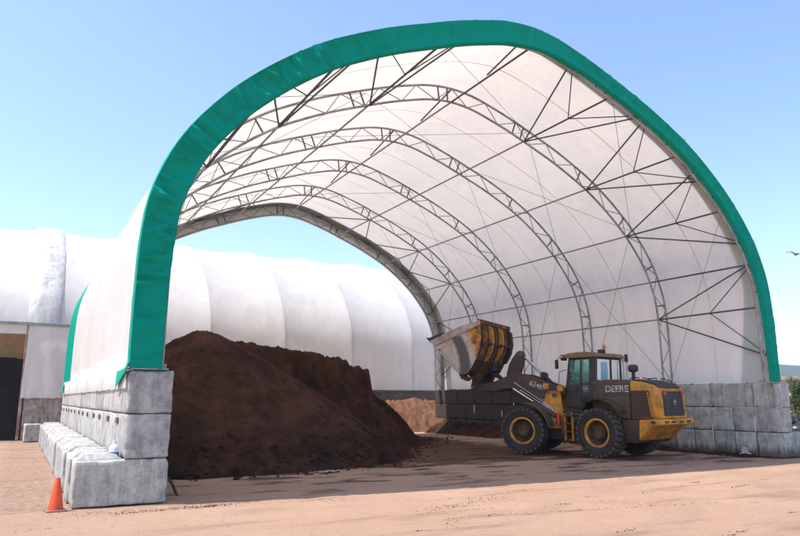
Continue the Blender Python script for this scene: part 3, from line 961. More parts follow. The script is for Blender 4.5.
# ---- rear frame, hood, counterweight
MB().prism([(-2.35,.55),(-2.35,1.2),(-.55,1.25),(-.05,.95),(.08,.75),(.08,.55),(-.4,.42)], -.42, .42).build('rear_chassis', BLACK, loader, bevel=.02)
MB().lathe([(0,-.78),(.17,-.78),(.17,-.35),(.26,-.2),(.26,.2),(.17,.35),(.17,.78),(0,.78)], 20, 'y', (-1.515,0,.72)).build('rear_axle', BLACK, loader, smooth=True)
h = MB()
h.prism([(-1.10,1.18),(-1.10,2.30),(-1.5,2.345),(-2.0,2.345),(-2.415,2.30),(-2.415,1.16)], -.79, .79)
hood = h.build('hood', HOODC, loader, bevel=.06, bseg=3, smooth=True)
# dusty lower body panel
MB().prism([(-1.35,1.30),(-1.30,1.80),(-2.41,1.80),(-2.41,1.17)], .79, .815).build('side_panel', m_painted('panel_brown', (.075,.043,.028), .7, (.12,.075,.05), .5), hood, bevel=.008, bseg=1)
tm = text_mesh('DEERE', .27)
link('lettering', tm, DECAL, hood, (-2.0,.812,2.045), SIDE_ROT, (1.05,1,1))
# yellow rear shroud with side grilles
y = MB()
y.prism([(-2.425,1.17),(-2.425,2.295),(-2.75,2.255),(-3.10,2.165),(-3.29,2.06),(-3.33,1.9),(-3.36,1.19)], -.77, .77)
shroud = y.build('rear_shroud', YEL, loader, bevel=.035, bseg=2, smooth=True)
for s in (1,-1):
    a, b = (.772,.800) if s > 0 else (-.800,-.772)
    gp = MB().prism([(-2.455,1.21),(-2.455,2.00),(-3.02,2.00),(-3.10,1.21)], a, b).build('side_grille', m_painted('grille_brown', (.060,.035,.022), .8, (.10,.06,.04), .5) if s > 0 else BLACK, shroud, bevel=.008, bseg=1)
    for k in range(9):
        z = 1.27+k*.083
        a2, b2 = (.798,.808) if s > 0 else (-.808,-.798)
        MB().box(-3.06+.0*k,-2.49,a2,b2,z,z+.03).build('louvre', RUST, gp)
rod('grille_rail', (-3.12,.86,1.26), (-3.03,.86,1.93), .014, YEL, shroud, 6)
rod('grille_rail', (-3.12,.77,1.26), (-3.12,.86,1.26), .014, YEL, shroud, 6)
rod('grille_rail', (-3.03,.77,1.93), (-3.03,.86,1.93), .014, YEL, shroud, 6)
# roof cap over shroud, black, with rails
MB().prism([(-2.43,2.29),(-2.43,2.345),(-2.78,2.31),(-3.12,2.215),(-3.30,2.09),(-3.27,2.06),(-3.08,2.16),(-2.75,2.25)], -.60, .60).build('hood_cap', BLACK, shroud, bevel=.01, bseg=1, smooth=True)
for s in (1,-1):
    for a, b in ((-2.30,-2.62),(-2.72,-3.10)):
        za, zb = 2.33, (2.30 if b > -2.7 else 2.19)
        MB().tube([(a,.52*s,za-.05),(a-.02,.52*s,za+.05),(b+.03,.52*s,zb+.09),(b,.52*s,zb-.03)], .016, 6).build('handrail', BLACK, shroud, smooth=True)
# rear black grille door
rg = MB().prism([(-3.335,1.26),(-3.315,1.98),(-3.36,1.98),(-3.40,1.28)], -.56, .56).build('rear_grille', m_painted('grille_black', (.010,.013,.018), .35, (.04,.04,.042), .3), loader, bevel=.02)
for k in range(10):
    z = 1.36+k*.06
    MB().box(-3.408+.004*k, -3.385+.004*k, -.5, .5, z, z+.018).build('louvre', BLACK, rg)
for s in (1,-1):
    MB().box(-3.40,-3.34,s*.50-.06,s*.50+.06,1.86,2.0).build('tail_lamp', m_plain('lamp_red', (.45,.03,.02), .35), rg, bevel=.01, bseg=1)
DEER = [(-.42,-.02),(-.30,.10),(-.05,.14),(.16,.16),(.24,.32),(.20,.46),(.27,.36),(.36,.46),(.32,.32),(.46,.22),(.30,.18),(.26,.02),(.44,-.12),(.30,-.10),(.12,-.06),(-.08,-.08),(-.22,-.22),(-.44,-.30),(-.26,-.14)]
def badge(parent, size, loc, rot):
    m = MB()
    ring = [(math.cos(2*math.pi*k/20)*.62, math.sin(2*math.pi*k/20)*.66) for k in range(20)]
    inn = [(x*.84, z*.84) for x,z in ring]
    n = 20
    vs = [(x*size,-.003,z*size) for x,z in ring]+[(x*size,-.003,z*size) for x,z in inn]
    m.add(vs, [(k,(k+1)%n,n+(k+1)%n,n+k) for k in range(n)])
    m.prism([(x*size,z*size) for x,z in DEER], -.005, .001)
    return link('emblem', m.mesh('emblem', fix=False), DECAL, parent, loc, rot)
badge(rg, .13, (-3.405,0,1.66), (0,0,R(-90)))
# counterweight and bumper
cw = MB().prism([(-2.74,.55),(-2.78,1.15),(-3.30,1.17),(-3.42,1.15),(-3.42,1.01),(-3.18,.97)], -.98, .98).build('counterweight', YEL, loader, bevel=.03, bseg=2, smooth=True)
bp = MB().prism([(-3.02,1.005),(-3.02,1.165),(-3.36,1.185),(-3.47,1.17),(-3.47,1.02)], -1.0, 1.0).build('bumper', YEL, cw, bevel=.025, bseg=2, smooth=True)
for yy in (-.62,-.2,.28,.66):
    MB().box(-3.474,-3.44,yy-.13,yy+.13,1.065,1.125).build('lamp_slot', BLACK, cw)
MB().box(-3.30,-3.16,.998,1.006,1.055,1.13).build('lamp_slot', BLACK, cw)
rs = MB().prism([(-2.30,.50),(-2.22,1.15),(-2.79,1.16),(-2.75,.55),(-2.60,.47)], -.97, .97).build('frame_side', RUST, loader, bevel=.025, bseg=2, smooth=True)
MB().prism([(-2.40,.62),(-2.38,.70),(-2.40,.80),(-2.66,.80),(-2.68,.70),(-2.62,.62),(-2.52,.58)], .972, .985).build('step_opening', BLACK, rs)
MB().tube([(-2.38,.985,.80),(-2.38,.995,.68),(-2.44,.995,.60),(-2.60,.995,.60),(-2.66,.995,.68),(-2.66,.985,.80)], .018, 6).build('step_bar', RUST, rs, smooth=True)
# exhaust / intake
rod('exhaust_pipe', (-2.12,.0,2.32), (-2.12,0,2.62), .055, BLACK, loader, 12)
MB().lathe([(0,0),(.10,.0),(.155,.05),(.16,.16),(.13,.21),(.06,.235),(0,.24)], 20, 'z', (-2.12,0,2.58)).build('intake_cap', BLACK, loader, smooth=True)

# rear fenders: curved guards over the rear tyres
def arc_guard(cx, cz, r, a0, a1, y0, y1, thick=.035, nseg=14):
    pts = [(cx+r*math.cos(a0+(a1-a0)*k/nseg), cz+r*math.sin(a0+(a1-a0)*k/nseg)) for k in range(nseg+1)]
    inn = [(cx+(r-thick)*math.cos(a0+(a1-a0)*k/nseg), cz+(r-thick)*math.sin(a0+(a1-a0)*k/nseg)) for k in range(nseg+1)]
    m = MB()
    for k in range(nseg):
        q = [pts[k], pts[k+1], inn[k+1], inn[k]]
        m.prism(q, y0, y1)
    bm = bmesh.new(); me = m.mesh('x'); bm.from_mesh(me)
    bmesh.ops.remove_doubles(bm, verts=bm.verts, dist=1e-4)
    dead = {}
    for f in bm.faces:
        kk = tuple(sorted(v.index for v in f.verts)); dead.setdefault(kk, []).append(f)
    bmesh.ops.delete(bm, geom=[f for l in dead.values() if len(l) > 1 for f in l], context='FACES')
    out = MB(); out.v = [tuple(v.co) for v in bm.verts]; bm.verts.index_update()
    out.f = [tuple(v.index for v in f.verts) for f in bm.faces]; out.m = [0]*len(out.f)
    bm.free(); bpy.data.meshes.remove(me)
    return out
FENDC = m_painted('fender_brown', (.11,.055,.028), .65, (.06,.040,.03), .6)
for s in (1,-1):
    a, b = (.70,1.22) if s > 0 else (-1.22,-.70)
    arc_guard(-1.515,.74,1.02,R(62),R(140),a,b).build('rear_fender', FENDC, loader, smooth=True, angle=30)
    # inner arch panel above tyre joining cab and hood
    MB().prism([(-.62,1.28),(-.70,1.50),(-.95,1.72),(-1.30,1.78),(-1.30,2.32),(-.05,2.2),(-.05,1.45),(-.3,1.28)], (.60 if s>0 else -.70), (.70 if s>0 else -.60)).build('cab_skirt', CABC, loader, bevel=.01, bseg=1)

# ---- cab
cab = MB().prism([(-.08,1.45),(-.15,2.22),(-1.26,2.28),(-1.26,1.75),(-.95,1.68),(-.62,1.40)], -.72, .72).build('cab', CABC, loader, bevel=.03, bseg=2, smooth=True)
def post(p0, p1, r=.045): return rod('cab_post', p0, p1, r, CABC, cab, 6)
for s in (1,-1):
    yy, yt = .72*s, .68*s
    post((-.15,yy,2.2), (-.26,yt,3.06)); post((-.66,yy,2.2), (-.70,yt,3.06), .038)
    post((-1.22,yy,2.25), (-1.25,yt,3.06), .045)
    # rails top
    post((-.26,yt,3.04), (-1.25,yt,3.04))
    # near side: solid pillar between mid window and rear window
    a, b = sorted((.70*s,.745*s))
    MB().prism([(-.97,2.20),(-1.20,2.25),(-1.23,3.06),(-1.03,3.06)], a, b).build('pillar', CABC, cab, bevel=.008, bseg=1)
    for (q, nm) in (([(-.20,2.20),(-.62,2.20),(-.66,3.02),(-.30,3.02)],'door_window'), ([(-.70,2.20),(-.95,2.20),(-1.0,3.02),(-.73,3.02)],'side_window')):
        a, b = sorted((.690*s,.700*s))
        MB().prism(q, a, b).build(nm, GLASS, cab)
    # door below the window
    if s > 0:
        door = MB().prism([(-.12,1.50),(-.17,2.19),(-.66,2.19),(-.62,1.50)], .722, .742).build('door', CABC, cab, bevel=.012, bseg=1)
        MB().box(-.60,-.48,.742,.765,2.02,2.06).build('handle', BLACK, door)
        low = MB().prism([(-.17,2.22),(-.20,2.62),(-.28,2.62),(-.24,2.22)], .70,.71).build('door_trim', CABC, cab)
# windscreen and rear window
m = MB(); m.add([(-.15,-.68,2.24),(-.15,.68,2.24),(-.26,.64,3.04),(-.26,-.64,3.04)], [(0,1,2,3)]); m.build('windscreen', GLASS, cab)
m = MB(); m.add([(-1.24,-.68,2.30),(-1.24,.68,2.30),(-1.26,.64,3.04),(-1.26,-.64,3.04)], [(0,1,2,3)]); m.build('rear_window', GLASS, cab)
rod('cab_post', (-1.25,-.12,2.3), (-1.27,-.12,3.05), .028, CABC, cab, 6)
rod('cab_post', (-1.26,-.66,3.04), (-1.26,.66,3.04), .04, CABC, cab, 6)
MB().box(-1.275,-1.255,.10,.40,2.36,2.92).build('rear_decal', m_plain('pale_blue_sheet', (.35,.55,.62), .5), cab)
# roof
roof = MB().prism([(-.03,3.09),(-.06,3.17),(-.3,3.235),(-.9,3.25),(-1.28,3.20),(-1.40,3.12),(-1.40,3.06),(-.4,3.06)], -.80, .80).build('cab_roof', ROOFC, loader, bevel=.045, bseg=3, smooth=True)
MB().box(-.20,.06,-.78,.78,3.15,3.185).build('roof_visor', BLACK, roof, bevel=.01, bseg=1)
rod('beacon_bracket', (-1.20,.10,3.2), (-1.20,.10,3.36), .022, BLACK, roof, 6)
MB().lathe([(0,0),(.055,0),(.055,.09),(.03,.12),(0,.125)], 14, 'z', (-1.20,.10,3.36)).build('beacon', m_plain('beacon_orange', (.6,.16,.02), .3), roof, smooth=True)
MB().box(-1.30,-1.12,.18,.38,3.21,3.32).build('work_lamp', BLACK, roof, bevel=.02)
MB().box(-.10,.03,.60,.80,3.00,3.10).build('work_lamp', BLACK, roof, bevel=.02)
# mirrors and grab rails
mr = MB().box(.02,.08,.90,1.06,2.72,3.02).build('mirror', BLACK, loader, bevel=.03)
MB().tube([(-.20,.74,3.05),(-.02,.92,3.10),(.05,.98,3.0)], .014, 6).build('mirror_arm', BLACK, mr, smooth=True)
mr = MB().box(-1.32,-1.26,-1.10,-.94,2.95,3.22).build('mirror', BLACK, loader, bevel=.03)
MB().tube([(-1.26,-.72,3.04),(-1.28,-.9,3.02),(-1.29,-1.0,3.06)], .014, 6).build('mirror_arm', BLACK, mr, smooth=True)
MB().tube([(-.05,.78,2.15),(.10,.86,2.2),(.05,.86,2.62),(-.16,.76,2.70)], .013, 6).build('grab_rail', BLACK, loader, smooth=True)
MB().tube([(-1.26,-.80,2.34),(-1.38,-.86,2.40),(-1.38,-.86,2.95),(-1.26,-.80,3.0)], .014, 6).build('grab_rail', STEEL, loader, smooth=True)
MB().tube([(-1.26,-.66,2.34),(-1.36,-.70,2.40),(-1.36,-.70,2.95),(-1.26,-.66,3.0)], .014, 6).build('grab_rail', STEEL, loader, smooth=True)
badge(cab, .15, (-.86,.752,2.06), (0,0,R(180)))
# operator's seat and the steering column inside
MB().box(-1.15,-.70,-.26,.26,2.02,2.14).build('seat', BLACK, cab, bevel=.04)
MB().prism([(-1.06,2.1),(-1.16,2.1),(-1.22,2.62),(-1.14,2.64)], -.24,.24).build('seat_back', BLACK, cab, bevel=.03)
rod('steering_column', (-.28,0,1.9),(-.38,0,2.42), .03, BLACK, cab, 8)
MB().tube([(-.38+.09*math.sin(k*math.pi/8)*.35, .19*math.cos(k*math.pi/8), 2.42+.19*math.sin(k*math.pi/8)*.8) for k in range(16)], .014, 6, closed=True).build('steering_wheel', BLACK, cab, smooth=True)
# steps and platform on the near side
st = MB().box(-.56,-.22,.72,1.10,1.20,1.26).build('platform', YEL_RUST, loader, bevel=.01, bseg=1)
ld = MB()
ld.box(-.25,-.21,.98,1.08,.45,1.3); ld.box(-.53,-.49,.98,1.08,.45,1.3)
ladder = ld.build('ladder', YEL, loader, bevel=.006, bseg=1)
for z in (.46,.72,.98):
    MB().box(-.50,-.24,.94,1.10,z,z+.035).build('rung', YEL_RUST, ladder)
MB().box(-.20,-.06,.70,1.02,.62,1.22).build('side_box', YEL_RUST, loader, bevel=.02)
MB().box(-1.30,-.62,.43,.72,.55,1.35).build('fuel_tank', BLACK, loader, bevel=.03)
MB().lathe([(0,0),(.07,0),(.07,.30),(.045,.34),(.02,.40),(0,.40)], 14, 'z', (.16,.86,.92)).build('fire_extinguisher', m_plain('extinguisher_red', (.50,.03,.025), .35), loader, smooth=True)

# ---- front frame
fr(MB().prism([(-.05,.55),(-.05,1.0),(.35,1.35),(1.1,1.4),(1.9,1.05),(2.0,.6),(1.4,.42),(.4,.45)], -.40, .40).build('front_chassis', BLACK, loader, bevel=.02))
fr(MB().lathe([(0,-.78),(.17,-.78),(.17,-.35),(.26,-.2),(.26,.2),(.17,.35),(.17,.78),(0,.78)], 20, 'y', (1.515,0,.72)).build('front_axle', BLACK, loader, smooth=True))
for s in (1,-1):
    a, b = (.52,.60) if s > 0 else (-.60,-.52)
    tw = fr(MB().prism([(.84,2.03),(.40,2.03),(.33,1.40),(.28,.80),(.95,.80),(1.30,1.25),(1.05,1.48)], a, b).build('tower_plate', YEL, loader, bevel=.02, bseg=2))
    for (x,z) in ((.60,1.88),(.52,1.0),(.9,1.15)):
        MB().lathe([(0,0),(.075,0),(.075,.03),(.04,.045),(0,.045)], 14, 'y', (x,.60 if s > 0 else -.645,z)).build('pin_boss', STEEL_DARK, tw, smooth=True)
    # work lights on stalks
    for (x, yy, z) in ((.82,.72,2.16),(.30,.86,2.10)):
        wl = fr(MB().box(x-.09,x+.09,s*yy-.10,s*yy+.10,z-.10,z+.10).build('headlight', YEL, loader, bevel=.025))
        MB().box(x+.088,x+.096,s*yy-.075,s*yy+.075,z-.075,z+.075).build('lens', m_plain('lamp_lens', (.55,.5,.4), .15), wl)
        MB().tube([(x-.05,s*.60,z-.2),(x-.03,s*yy,z-.1)], .02, 6).build('bracket', YEL, wl)
    a, b = (.62,1.24) if s > 0 else (-1.24,-.62)
    fr(arc_guard(1.515,.74,.90,R(88),R(172),a,b).build('front_fender', m_painted('front_fender_brown', (.085,.055,.045), .6, (.12,.08,.06), .5) if s > 0 else BLACK, loader, smooth=True, angle=30))
    # boom arm
    a, b = (.42,.53) if s > 0 else (-.53,-.42)
    top = [(.42,2.10),(.75,2.26),(1.15,2.44),(1.65,2.60),(1.95,2.63),(2.30,2.52),(2.75,2.35),(3.20,2.26),(3.50,2.26),(3.60,2.17)]
    bot = [(3.55,2.06),(3.40,2.00),(3.10,2.03),(2.75,2.02),(2.35,2.10),(2.05,2.12),(1.75,1.98),(1.35,1.78),(.95,1.80),(.52,1.86),(.40,1.96)]
    arm = fr(MB().prism(top+bot, a, b).build('boom_arm', BOOMC, loader, bevel=.018, bseg=2))
    if s > 0:
        link('lettering', text_mesh('624K', .24), DECAL, arm, (1.22,.533,2.20), (R(90),R(24),R(180)))
    # lift cylinder
    lc = fr(MB().tube([(.55,s*.66,1.20),(1.30,s*.66,1.66)], .075, 14).build('lift_cylinder', BOOMC, loader, smooth=True))
    rod('piston_rod', (1.28,s*.66,1.65),(2.02,s*.62,2.10), .040, CHROME, lc, 12)
    rod('hydraulic_line', (.60,s*.70,1.42),(1.95,s*.66,2.30), .014, CHROME, lc, 6)
    rod('hydraulic_line', (.60,s*.70,1.36),(1.75,s*.68,2.05), .014, CHROME, lc, 6)
fr(MB().tube([(2.05,-.46,2.34),(2.05,.46,2.34)], .13, 16).build('cross_tube', BOOMC, loader, smooth=True))
# bellcrank on the centre line, tilt cylinder and bucket link
bc = fr(MB().prism([(1.80,3.36),(1.90,3.43),(2.02,3.40),(2.22,3.16),(2.36,2.92),(2.44,2.62),(2.46,2.30),(2.38,2.14),(2.22,2.10),(2.05,2.30),(1.93,2.62),(1.82,2.98),(1.75,3.24)], -.10, .10).build('bellcrank', BOOMC, loader, bevel=.03, bseg=2))
MB().lathe([(0,-.13),(.075,-.13),(.075,.13),(0,.13)], 16, 'y', (1.89,0,3.30)).build('pin', STEEL_DARK, bc, smooth=True)
tc_ = fr(MB().tube([(.55,0,1.95),(1.12,0,2.54)], .085, 14).build('tilt_cylinder', BLACK, loader, smooth=True))
rod('piston_rod', (1.10,0,2.52),(1.86,0,3.28), .042, CHROME, tc_, 12)
for yy in (-.07,.07): rod('hydraulic_line', (1.12,yy,2.62),(1.74,yy,3.18), .014, CHROME, tc_, 6)
MB().lathe([(0,-.13),(.11,-.13),(.11,.13),(0,.13)], 16, 'y', (1.10,0,2.56)).build('gland', BLACK, tc_, smooth=True)
fr(MB().prism([(2.36,2.12),(2.30,2.22),(2.75,2.62),(3.02,2.70),(3.06,2.60),(2.80,2.48)], -.07, .07).build('bucket_link', BLACK, loader, bevel=.02))
fr(MB().tube([(2.3,.30,2.06),(2.1,.32,1.92),(1.9,.32,1.84),(1.7,.30,1.90),(1.45,.25,2.0)], .022, 6).build('hydraulic_hose', BLACK, loader, smooth=True))
fr(MB().tube([(3.2,.20,2.30),(3.0,.26,2.02),(2.75,.26,1.95),(2.45,.22,2.06)], .02, 6).build('hydraulic_hose', BLACK, loader, smooth=True))

# ---- bucket
bk = [(4.80,3.79),(4.60,3.57),(4.2,3.14),(3.80,2.71),(3.66,2.61),(3.50,2.565),(3.36,2.61),(3.22,2.78),(3.05,3.08),(2.93,3.30),(2.87,3.48),(2.83,3.85),(2.84,4.35)]
BW = 1.42
def thick_strip(pts, t, y0, y1):
    m = MB(); n = len(pts); inn = []
    for i in range(n):
        a, b = Vector(pts[max(0,i-1)]), Vector(pts[min(n-1,i+1)])
        d = (b-a).normalized(); inn.append((pts[i][0]+d.y*t, pts[i][1]-d.x*t))
    m.prism(list(pts)+inn[::-1], y0, y1); return m
buck = fr(thick_strip(bk, .04, -BW+.03, BW-.03).build('bucket', RUST, loader, smooth=True, angle=40))
for s in (1,-1):
    a, b = sorted((s*(BW-.03), s*BW))
    MB().prism(bk + [(3.55,4.16),(4.25,3.98)][::1], a, b).build('side_plate', BUCKW, buck, bevel=.006, bseg=1)
    # raised rim along the open edge, darker at the lip
    a, b = sorted((s*(BW-.05), s*(BW+.03)))
    MB().prism([(4.80,3.80),(4.62,3.60),(4.50,3.62),(2.84,4.27),(2.84,4.42),(3.5,4.28),(4.15,4.05),(4.42,3.93)], a, b).build('side_rim', RIMW, buck, bevel=.01, bseg=1)
    a, b = sorted((s*(BW-.06), s*(BW+.036)))
    MB().prism([(4.90,3.86),(4.79,3.775),(4.40,3.925),(4.22,4.05),(4.42,4.03)], a, b).build('corner_tooth', BLACK, buck, bevel=.01, bseg=1)
    MB().lathe([(0,0),(.035,0),(.035,.02),(0,.02)], 10, 'y', (4.40,BW if s > 0 else -BW-.02,3.46)).build('bolt', BLACK, buck)
MB().prism([(4.93,3.89),(4.74,3.70),(4.70,3.74),(4.88,3.92)], -BW-.01, BW+.01).build('cutting_edge', STEEL_DARK, buck, bevel=.006, bseg=1)
# spill guard and ribs on the back
MB().prism([(2.80,4.30),(2.80,4.45),(2.92,4.47),(2.95,4.33)], -BW, BW).build('spill_guard', YEL_RUST, buck, bevel=.012, bseg=1)
for yy, w, mm in ((1.22,.10,YEL_RUST),(.62,.06,YEL),(.34,.06,YEL_RUST),(-.34,.06,YEL),(-.62,.06,YEL_RUST),(-1.25,.10,RUST)):
    MB().prism([(2.86,4.32),(2.70,4.20),(2.66,3.75),(2.74,3.40),(2.95,3.05),(3.10,3.05),(2.90,3.5)], yy-w, yy+w).build('back_rib', mm, buck, bevel=.012, bseg=1)
MB().prism([(2.82,3.72),(2.68,3.68),(2.68,3.62),(2.84,3.58)], -BW+.06, BW-.06).build('cross_stiffener', RUST, buck, bevel=.01, bseg=1)
for s in (1,-1):
    for yy in (.34,.62):
        MB().prism([(3.08,3.0),(2.90,3.20),(2.86,3.0),(3.10,2.66),(3.36,2.12),(3.50,2.06),(3.58,2.18),(3.52,2.40),(3.66,2.60),(3.40,2.64)], s*yy-.035, s*yy+.035).build('hinge_bracket', RUST if yy < .5 else YEL_RUST, buck, bevel=.012, bseg=1)
MB().tube([(3.46,-.66,2.17),(3.46,.66,2.17)], .055, 12).build('hinge_pin', STEEL_DARK, buck, smooth=True)
MB().prism([(2.92,2.72),(3.20,2.60),(3.26,2.95),(3.02,3.12),(2.88,3.02)], -.20, .20).build('link_bracket', m_painted('dark_blue_steel', (.012,.022,.06), .5, (.03,.03,.035), .4), buck, bevel=.02)
MB().prism([(3.86,2.74),(3.60,2.56),(3.44,2.46),(3.52,2.36),(3.72,2.44),(3.80,2.60)], .86, 1.16).build('heel_shoe', YEL_RUST, buck, bevel=.02)

# ---- operator in the cab
def person_mesh():
    J = {'pel':(-1.22,0,2.24,.155),'abd':(-1.24,0,2.40,.15),'chs':(-1.25,0,2.58,.165),'nek':(-1.23,0,2.735,.058),'chin':(-1.19,0,2.80,.072),'hd':(-1.205,0,2.875,.098),'crown':(-1.215,0,2.95,.075)}
    E = [('pel','abd'),('abd','chs'),('chs','nek'),('nek','chin'),('chin','hd'),('hd','crown')]
    for s, n in ((1,'l'),(-1,'r')):
        J['sh'+n] = (-1.24,.19*s,2.655,.07); J['el'+n] = (-1.08,.36*s,2.44,.05); J['wr'+n] = (-.80,.19*s,2.47,.034); J['pm'+n] = (-.70,.18*s,2.50,.04)
        J['hp'+n] = (-1.18,.11*s,2.20,.095); J['kn'+n] = (-.78,.15*s,2.24,.068); J['an'+n] = (-.66,.15*s,1.90,.045); J['to'+n] = (-.52,.16*s,1.84,.04)
        E += [('chs','sh'+n),('sh'+n,'el'+n),('el'+n,'wr'+n),('wr'+n,'pm'+n),('pel','hp'+n),('hp'+n,'kn'+n),('kn'+n,'an'+n),('an'+n,'to'+n)]
        for f in range(5):
            J['f%d%s'%(f,n)] = (-.645+.006*f, (.215-.022*f)*s, 2.525-.004*f, .011); E.append(('pm'+n,'f%d%s'%(f,n)))
    ks = list(J); me = bpy.data.meshes.new('person')
    me.from_pydata([J[k][:3] for k in ks], [(ks.index(a), ks.index(b)) for a,b in E], [])
    o = bpy.data.objects.new('person', me); C.objects.link(o)
    md = o.modifiers.new('s','SKIN'); o.modifiers.new('u','SUBSURF').levels = 1; o.modifiers['u'].render_levels = 1
    for i, k in enumerate(ks):
        sv = me.skin_vertices[0].data[i]; sv.radius = (J[k][3],)*2; sv.use_root = (k == 'pel')
    dg = bpy.context.evaluated_depsgraph_get()
    out = bpy.data.meshes.new_from_object(o.evaluated_get(dg))
    bpy.data.objects.remove(o)
    out.name = 'person'
    return out
pm = person_mesh()
VEST = m_plain('hi_vis_vest', (.42,.75,.06), .7); SKIN = m_plain('skin', (.50,.30,.21), .6); TROUS = m_plain('dark_trousers', (.03,.035,.05), .8); HAIR = m_plain('dark_cap', (.03,.025,.02), .8)
for mm in (VEST,SKIN,TROUS,HAIR): pm.materials.append(mm)
for f in pm.polygons:
    c = f.center
    f.use_smooth = True
    if c.z > 2.90: f.material_index = 3
    elif c.z > 2.73: f.material_index = 1
    elif c.x > -.84 and c.z > 2.40: f.material_index = 1
    elif c.z < 2.30 : f.material_index = 2
    else: f.material_index = 0
pr = link('person', pm, None, None, (13.93-.191*.38,4.435+.982*.38,0), (0,0,R(101)))
tag(pr, 'person in a lime hi-vis top seated at the loader controls', 'person')
FEAT = m_plain('face_features', (.06,.035,.03), .7)
def sub(name, m_, mat): return link(name, m_.mesh(name, smooth=True), mat, pr)
sub('nose', MB().prism([(-1.118,2.89),(-1.075,2.845),(-1.12,2.838)], -.014, .014), SKIN)
for s in (1,-1):
    sub('eye', MB().lathe([(0,-.008),(.011,-.004),(.011,.004),(0,.008)], 8, 'x', (-1.108,.034*s,2.885)), FEAT)
    sub('ear', MB().lathe([(0,-.01),(.026,-.006),(.026,.006),(0,.01)], 8, 'y', (-1.20,.098*s,2.87)), SKIN)
sub('mouth', MB().box(-1.112,-1.104,-.022,.022,2.806,2.813), FEAT)

# ---------------------------------------------------------------- small things
cone = thing('traffic_cone', 'orange traffic cone at the corner of the left block wall', 'cone', (-1.70,-.02,gz(-1.7,-.02)), R(8))
ORANGE = m_painted('cone_orange', (.85,.085,.018), .5, (.45,.10,.05), .25)
MB().lathe([(0,.515),(.028,.515),(.034,.50),(.05,.42),(.112,.05),(.116,.022),(.0,.022)], 28, 'z').build('cone_body', ORANGE, cone, smooth=True)
MB().box(-.15,.15,-.15,.15,-.01,.025).build('base', m_painted('cone_base', (.60,.075,.03), .7, (.20,.14,.11), .65), cone, bevel=.012)

bottle = thing('spray_bottle', 'small white plastic bottle with a blue label on the wall ledge', 'bottle', (-.86,.30,.75))
MB().lathe([(0,0),(.075,0),(.082,.02),(.082,.17),(.06,.215),(.03,.235),(.03,.26),(0,.26)], 18, 'z').build('body', m_plain('white_plastic', (.8,.8,.8), .35), bottle, smooth=True)
MB().lathe([(.083,.035),(.0838,.04),(.0838,.10),(.083,.105)], 18, 'z').build('label_band', m_plain('blue_label', (.03,.16,.42), .4), bottle, smooth=True)
MB().lathe([(0,.258),(.033,.258),(.033,.292),(0,.295)], 14, 'z').build('cap', m_plain('white_cap', (.75,.76,.78), .4), bottle, smooth=True)

ob = link('concrete_block', rough_block('concrete_block', .62, .75, .72, 3), CONC, None, (-1.72,20.6,0), (0,0,R(4)))
tag(ob, 'single pale concrete block standing beyond the far end of the left wall', 'block')

st = MB().tube([(.03,.5,.42),(.10,.50,.36),(.20,.50,.22),(.26,.50,.08),(.30,.5,.02)], [.02,.024,.03,.03,.012], 6)
tag(st.build('rubber_strap', BLACK, None, smooth=True), 'black rubber strap leaning on the inner side of the left wall', 'strap')

SCRAP = m_painted('white_plastic_scrap', (.55,.55,.53), .5, (.25,.18,.14), .4)
def scrap(x, y, z, w, h, lab, seed, rz):
    rows = [[(w*(i/5-.5)*(1-.35*j/5+.5*noise.noise(Vector((j*.7,1,seed)))), .09*noise.noise(Vector((i*.9,j*.8,seed))), h*j/5 + .10*noise.noise(Vector((i*.8,j*.6,seed+3)))*(j > 0)) for i in range(6)] for j in range(6)]
    back = [[(a, b+.006, c) for a,b,c in r] for r in rows]
    m = MB().grid(rows).grid(back)
    o = link('plastic_scrap', m.mesh('plastic_scrap', fix=False), SCRAP, None, (x,y,z), (R(-18),0,rz))
    tag(o, lab, 'scrap')
scrap(17.58, 1.02, .03, .28, .26, 'crumpled white plastic scrap leaning at the front foot of the right wall', 4, R(-60))
def litter(x, y, w, l, rz, lab):
    rows = [[(w*(i/6-.5)*(1-.3*abs(j/6-.5)), l*(j/6-.5), .025+.03*noise.noise(Vector((i*.7,j*.6,x)))) for i in range(7)] for j in range(7)]
    back = [[(a, b, c-.006) for a,b,c in r] for r in rows]
    o = link('litter_sheet', MB().grid(rows).grid(back).mesh('litter_sheet', fix=False), m_plain('grey_film', (.30,.31,.33), .35), None, (x,y,gz(x,y)+.02), (0,0,rz))
    tag(o, lab, 'litter')
litter(4.35, 3.05, .62, .26, R(20), 'crumpled grey plastic film on the dirt floor before the heap')

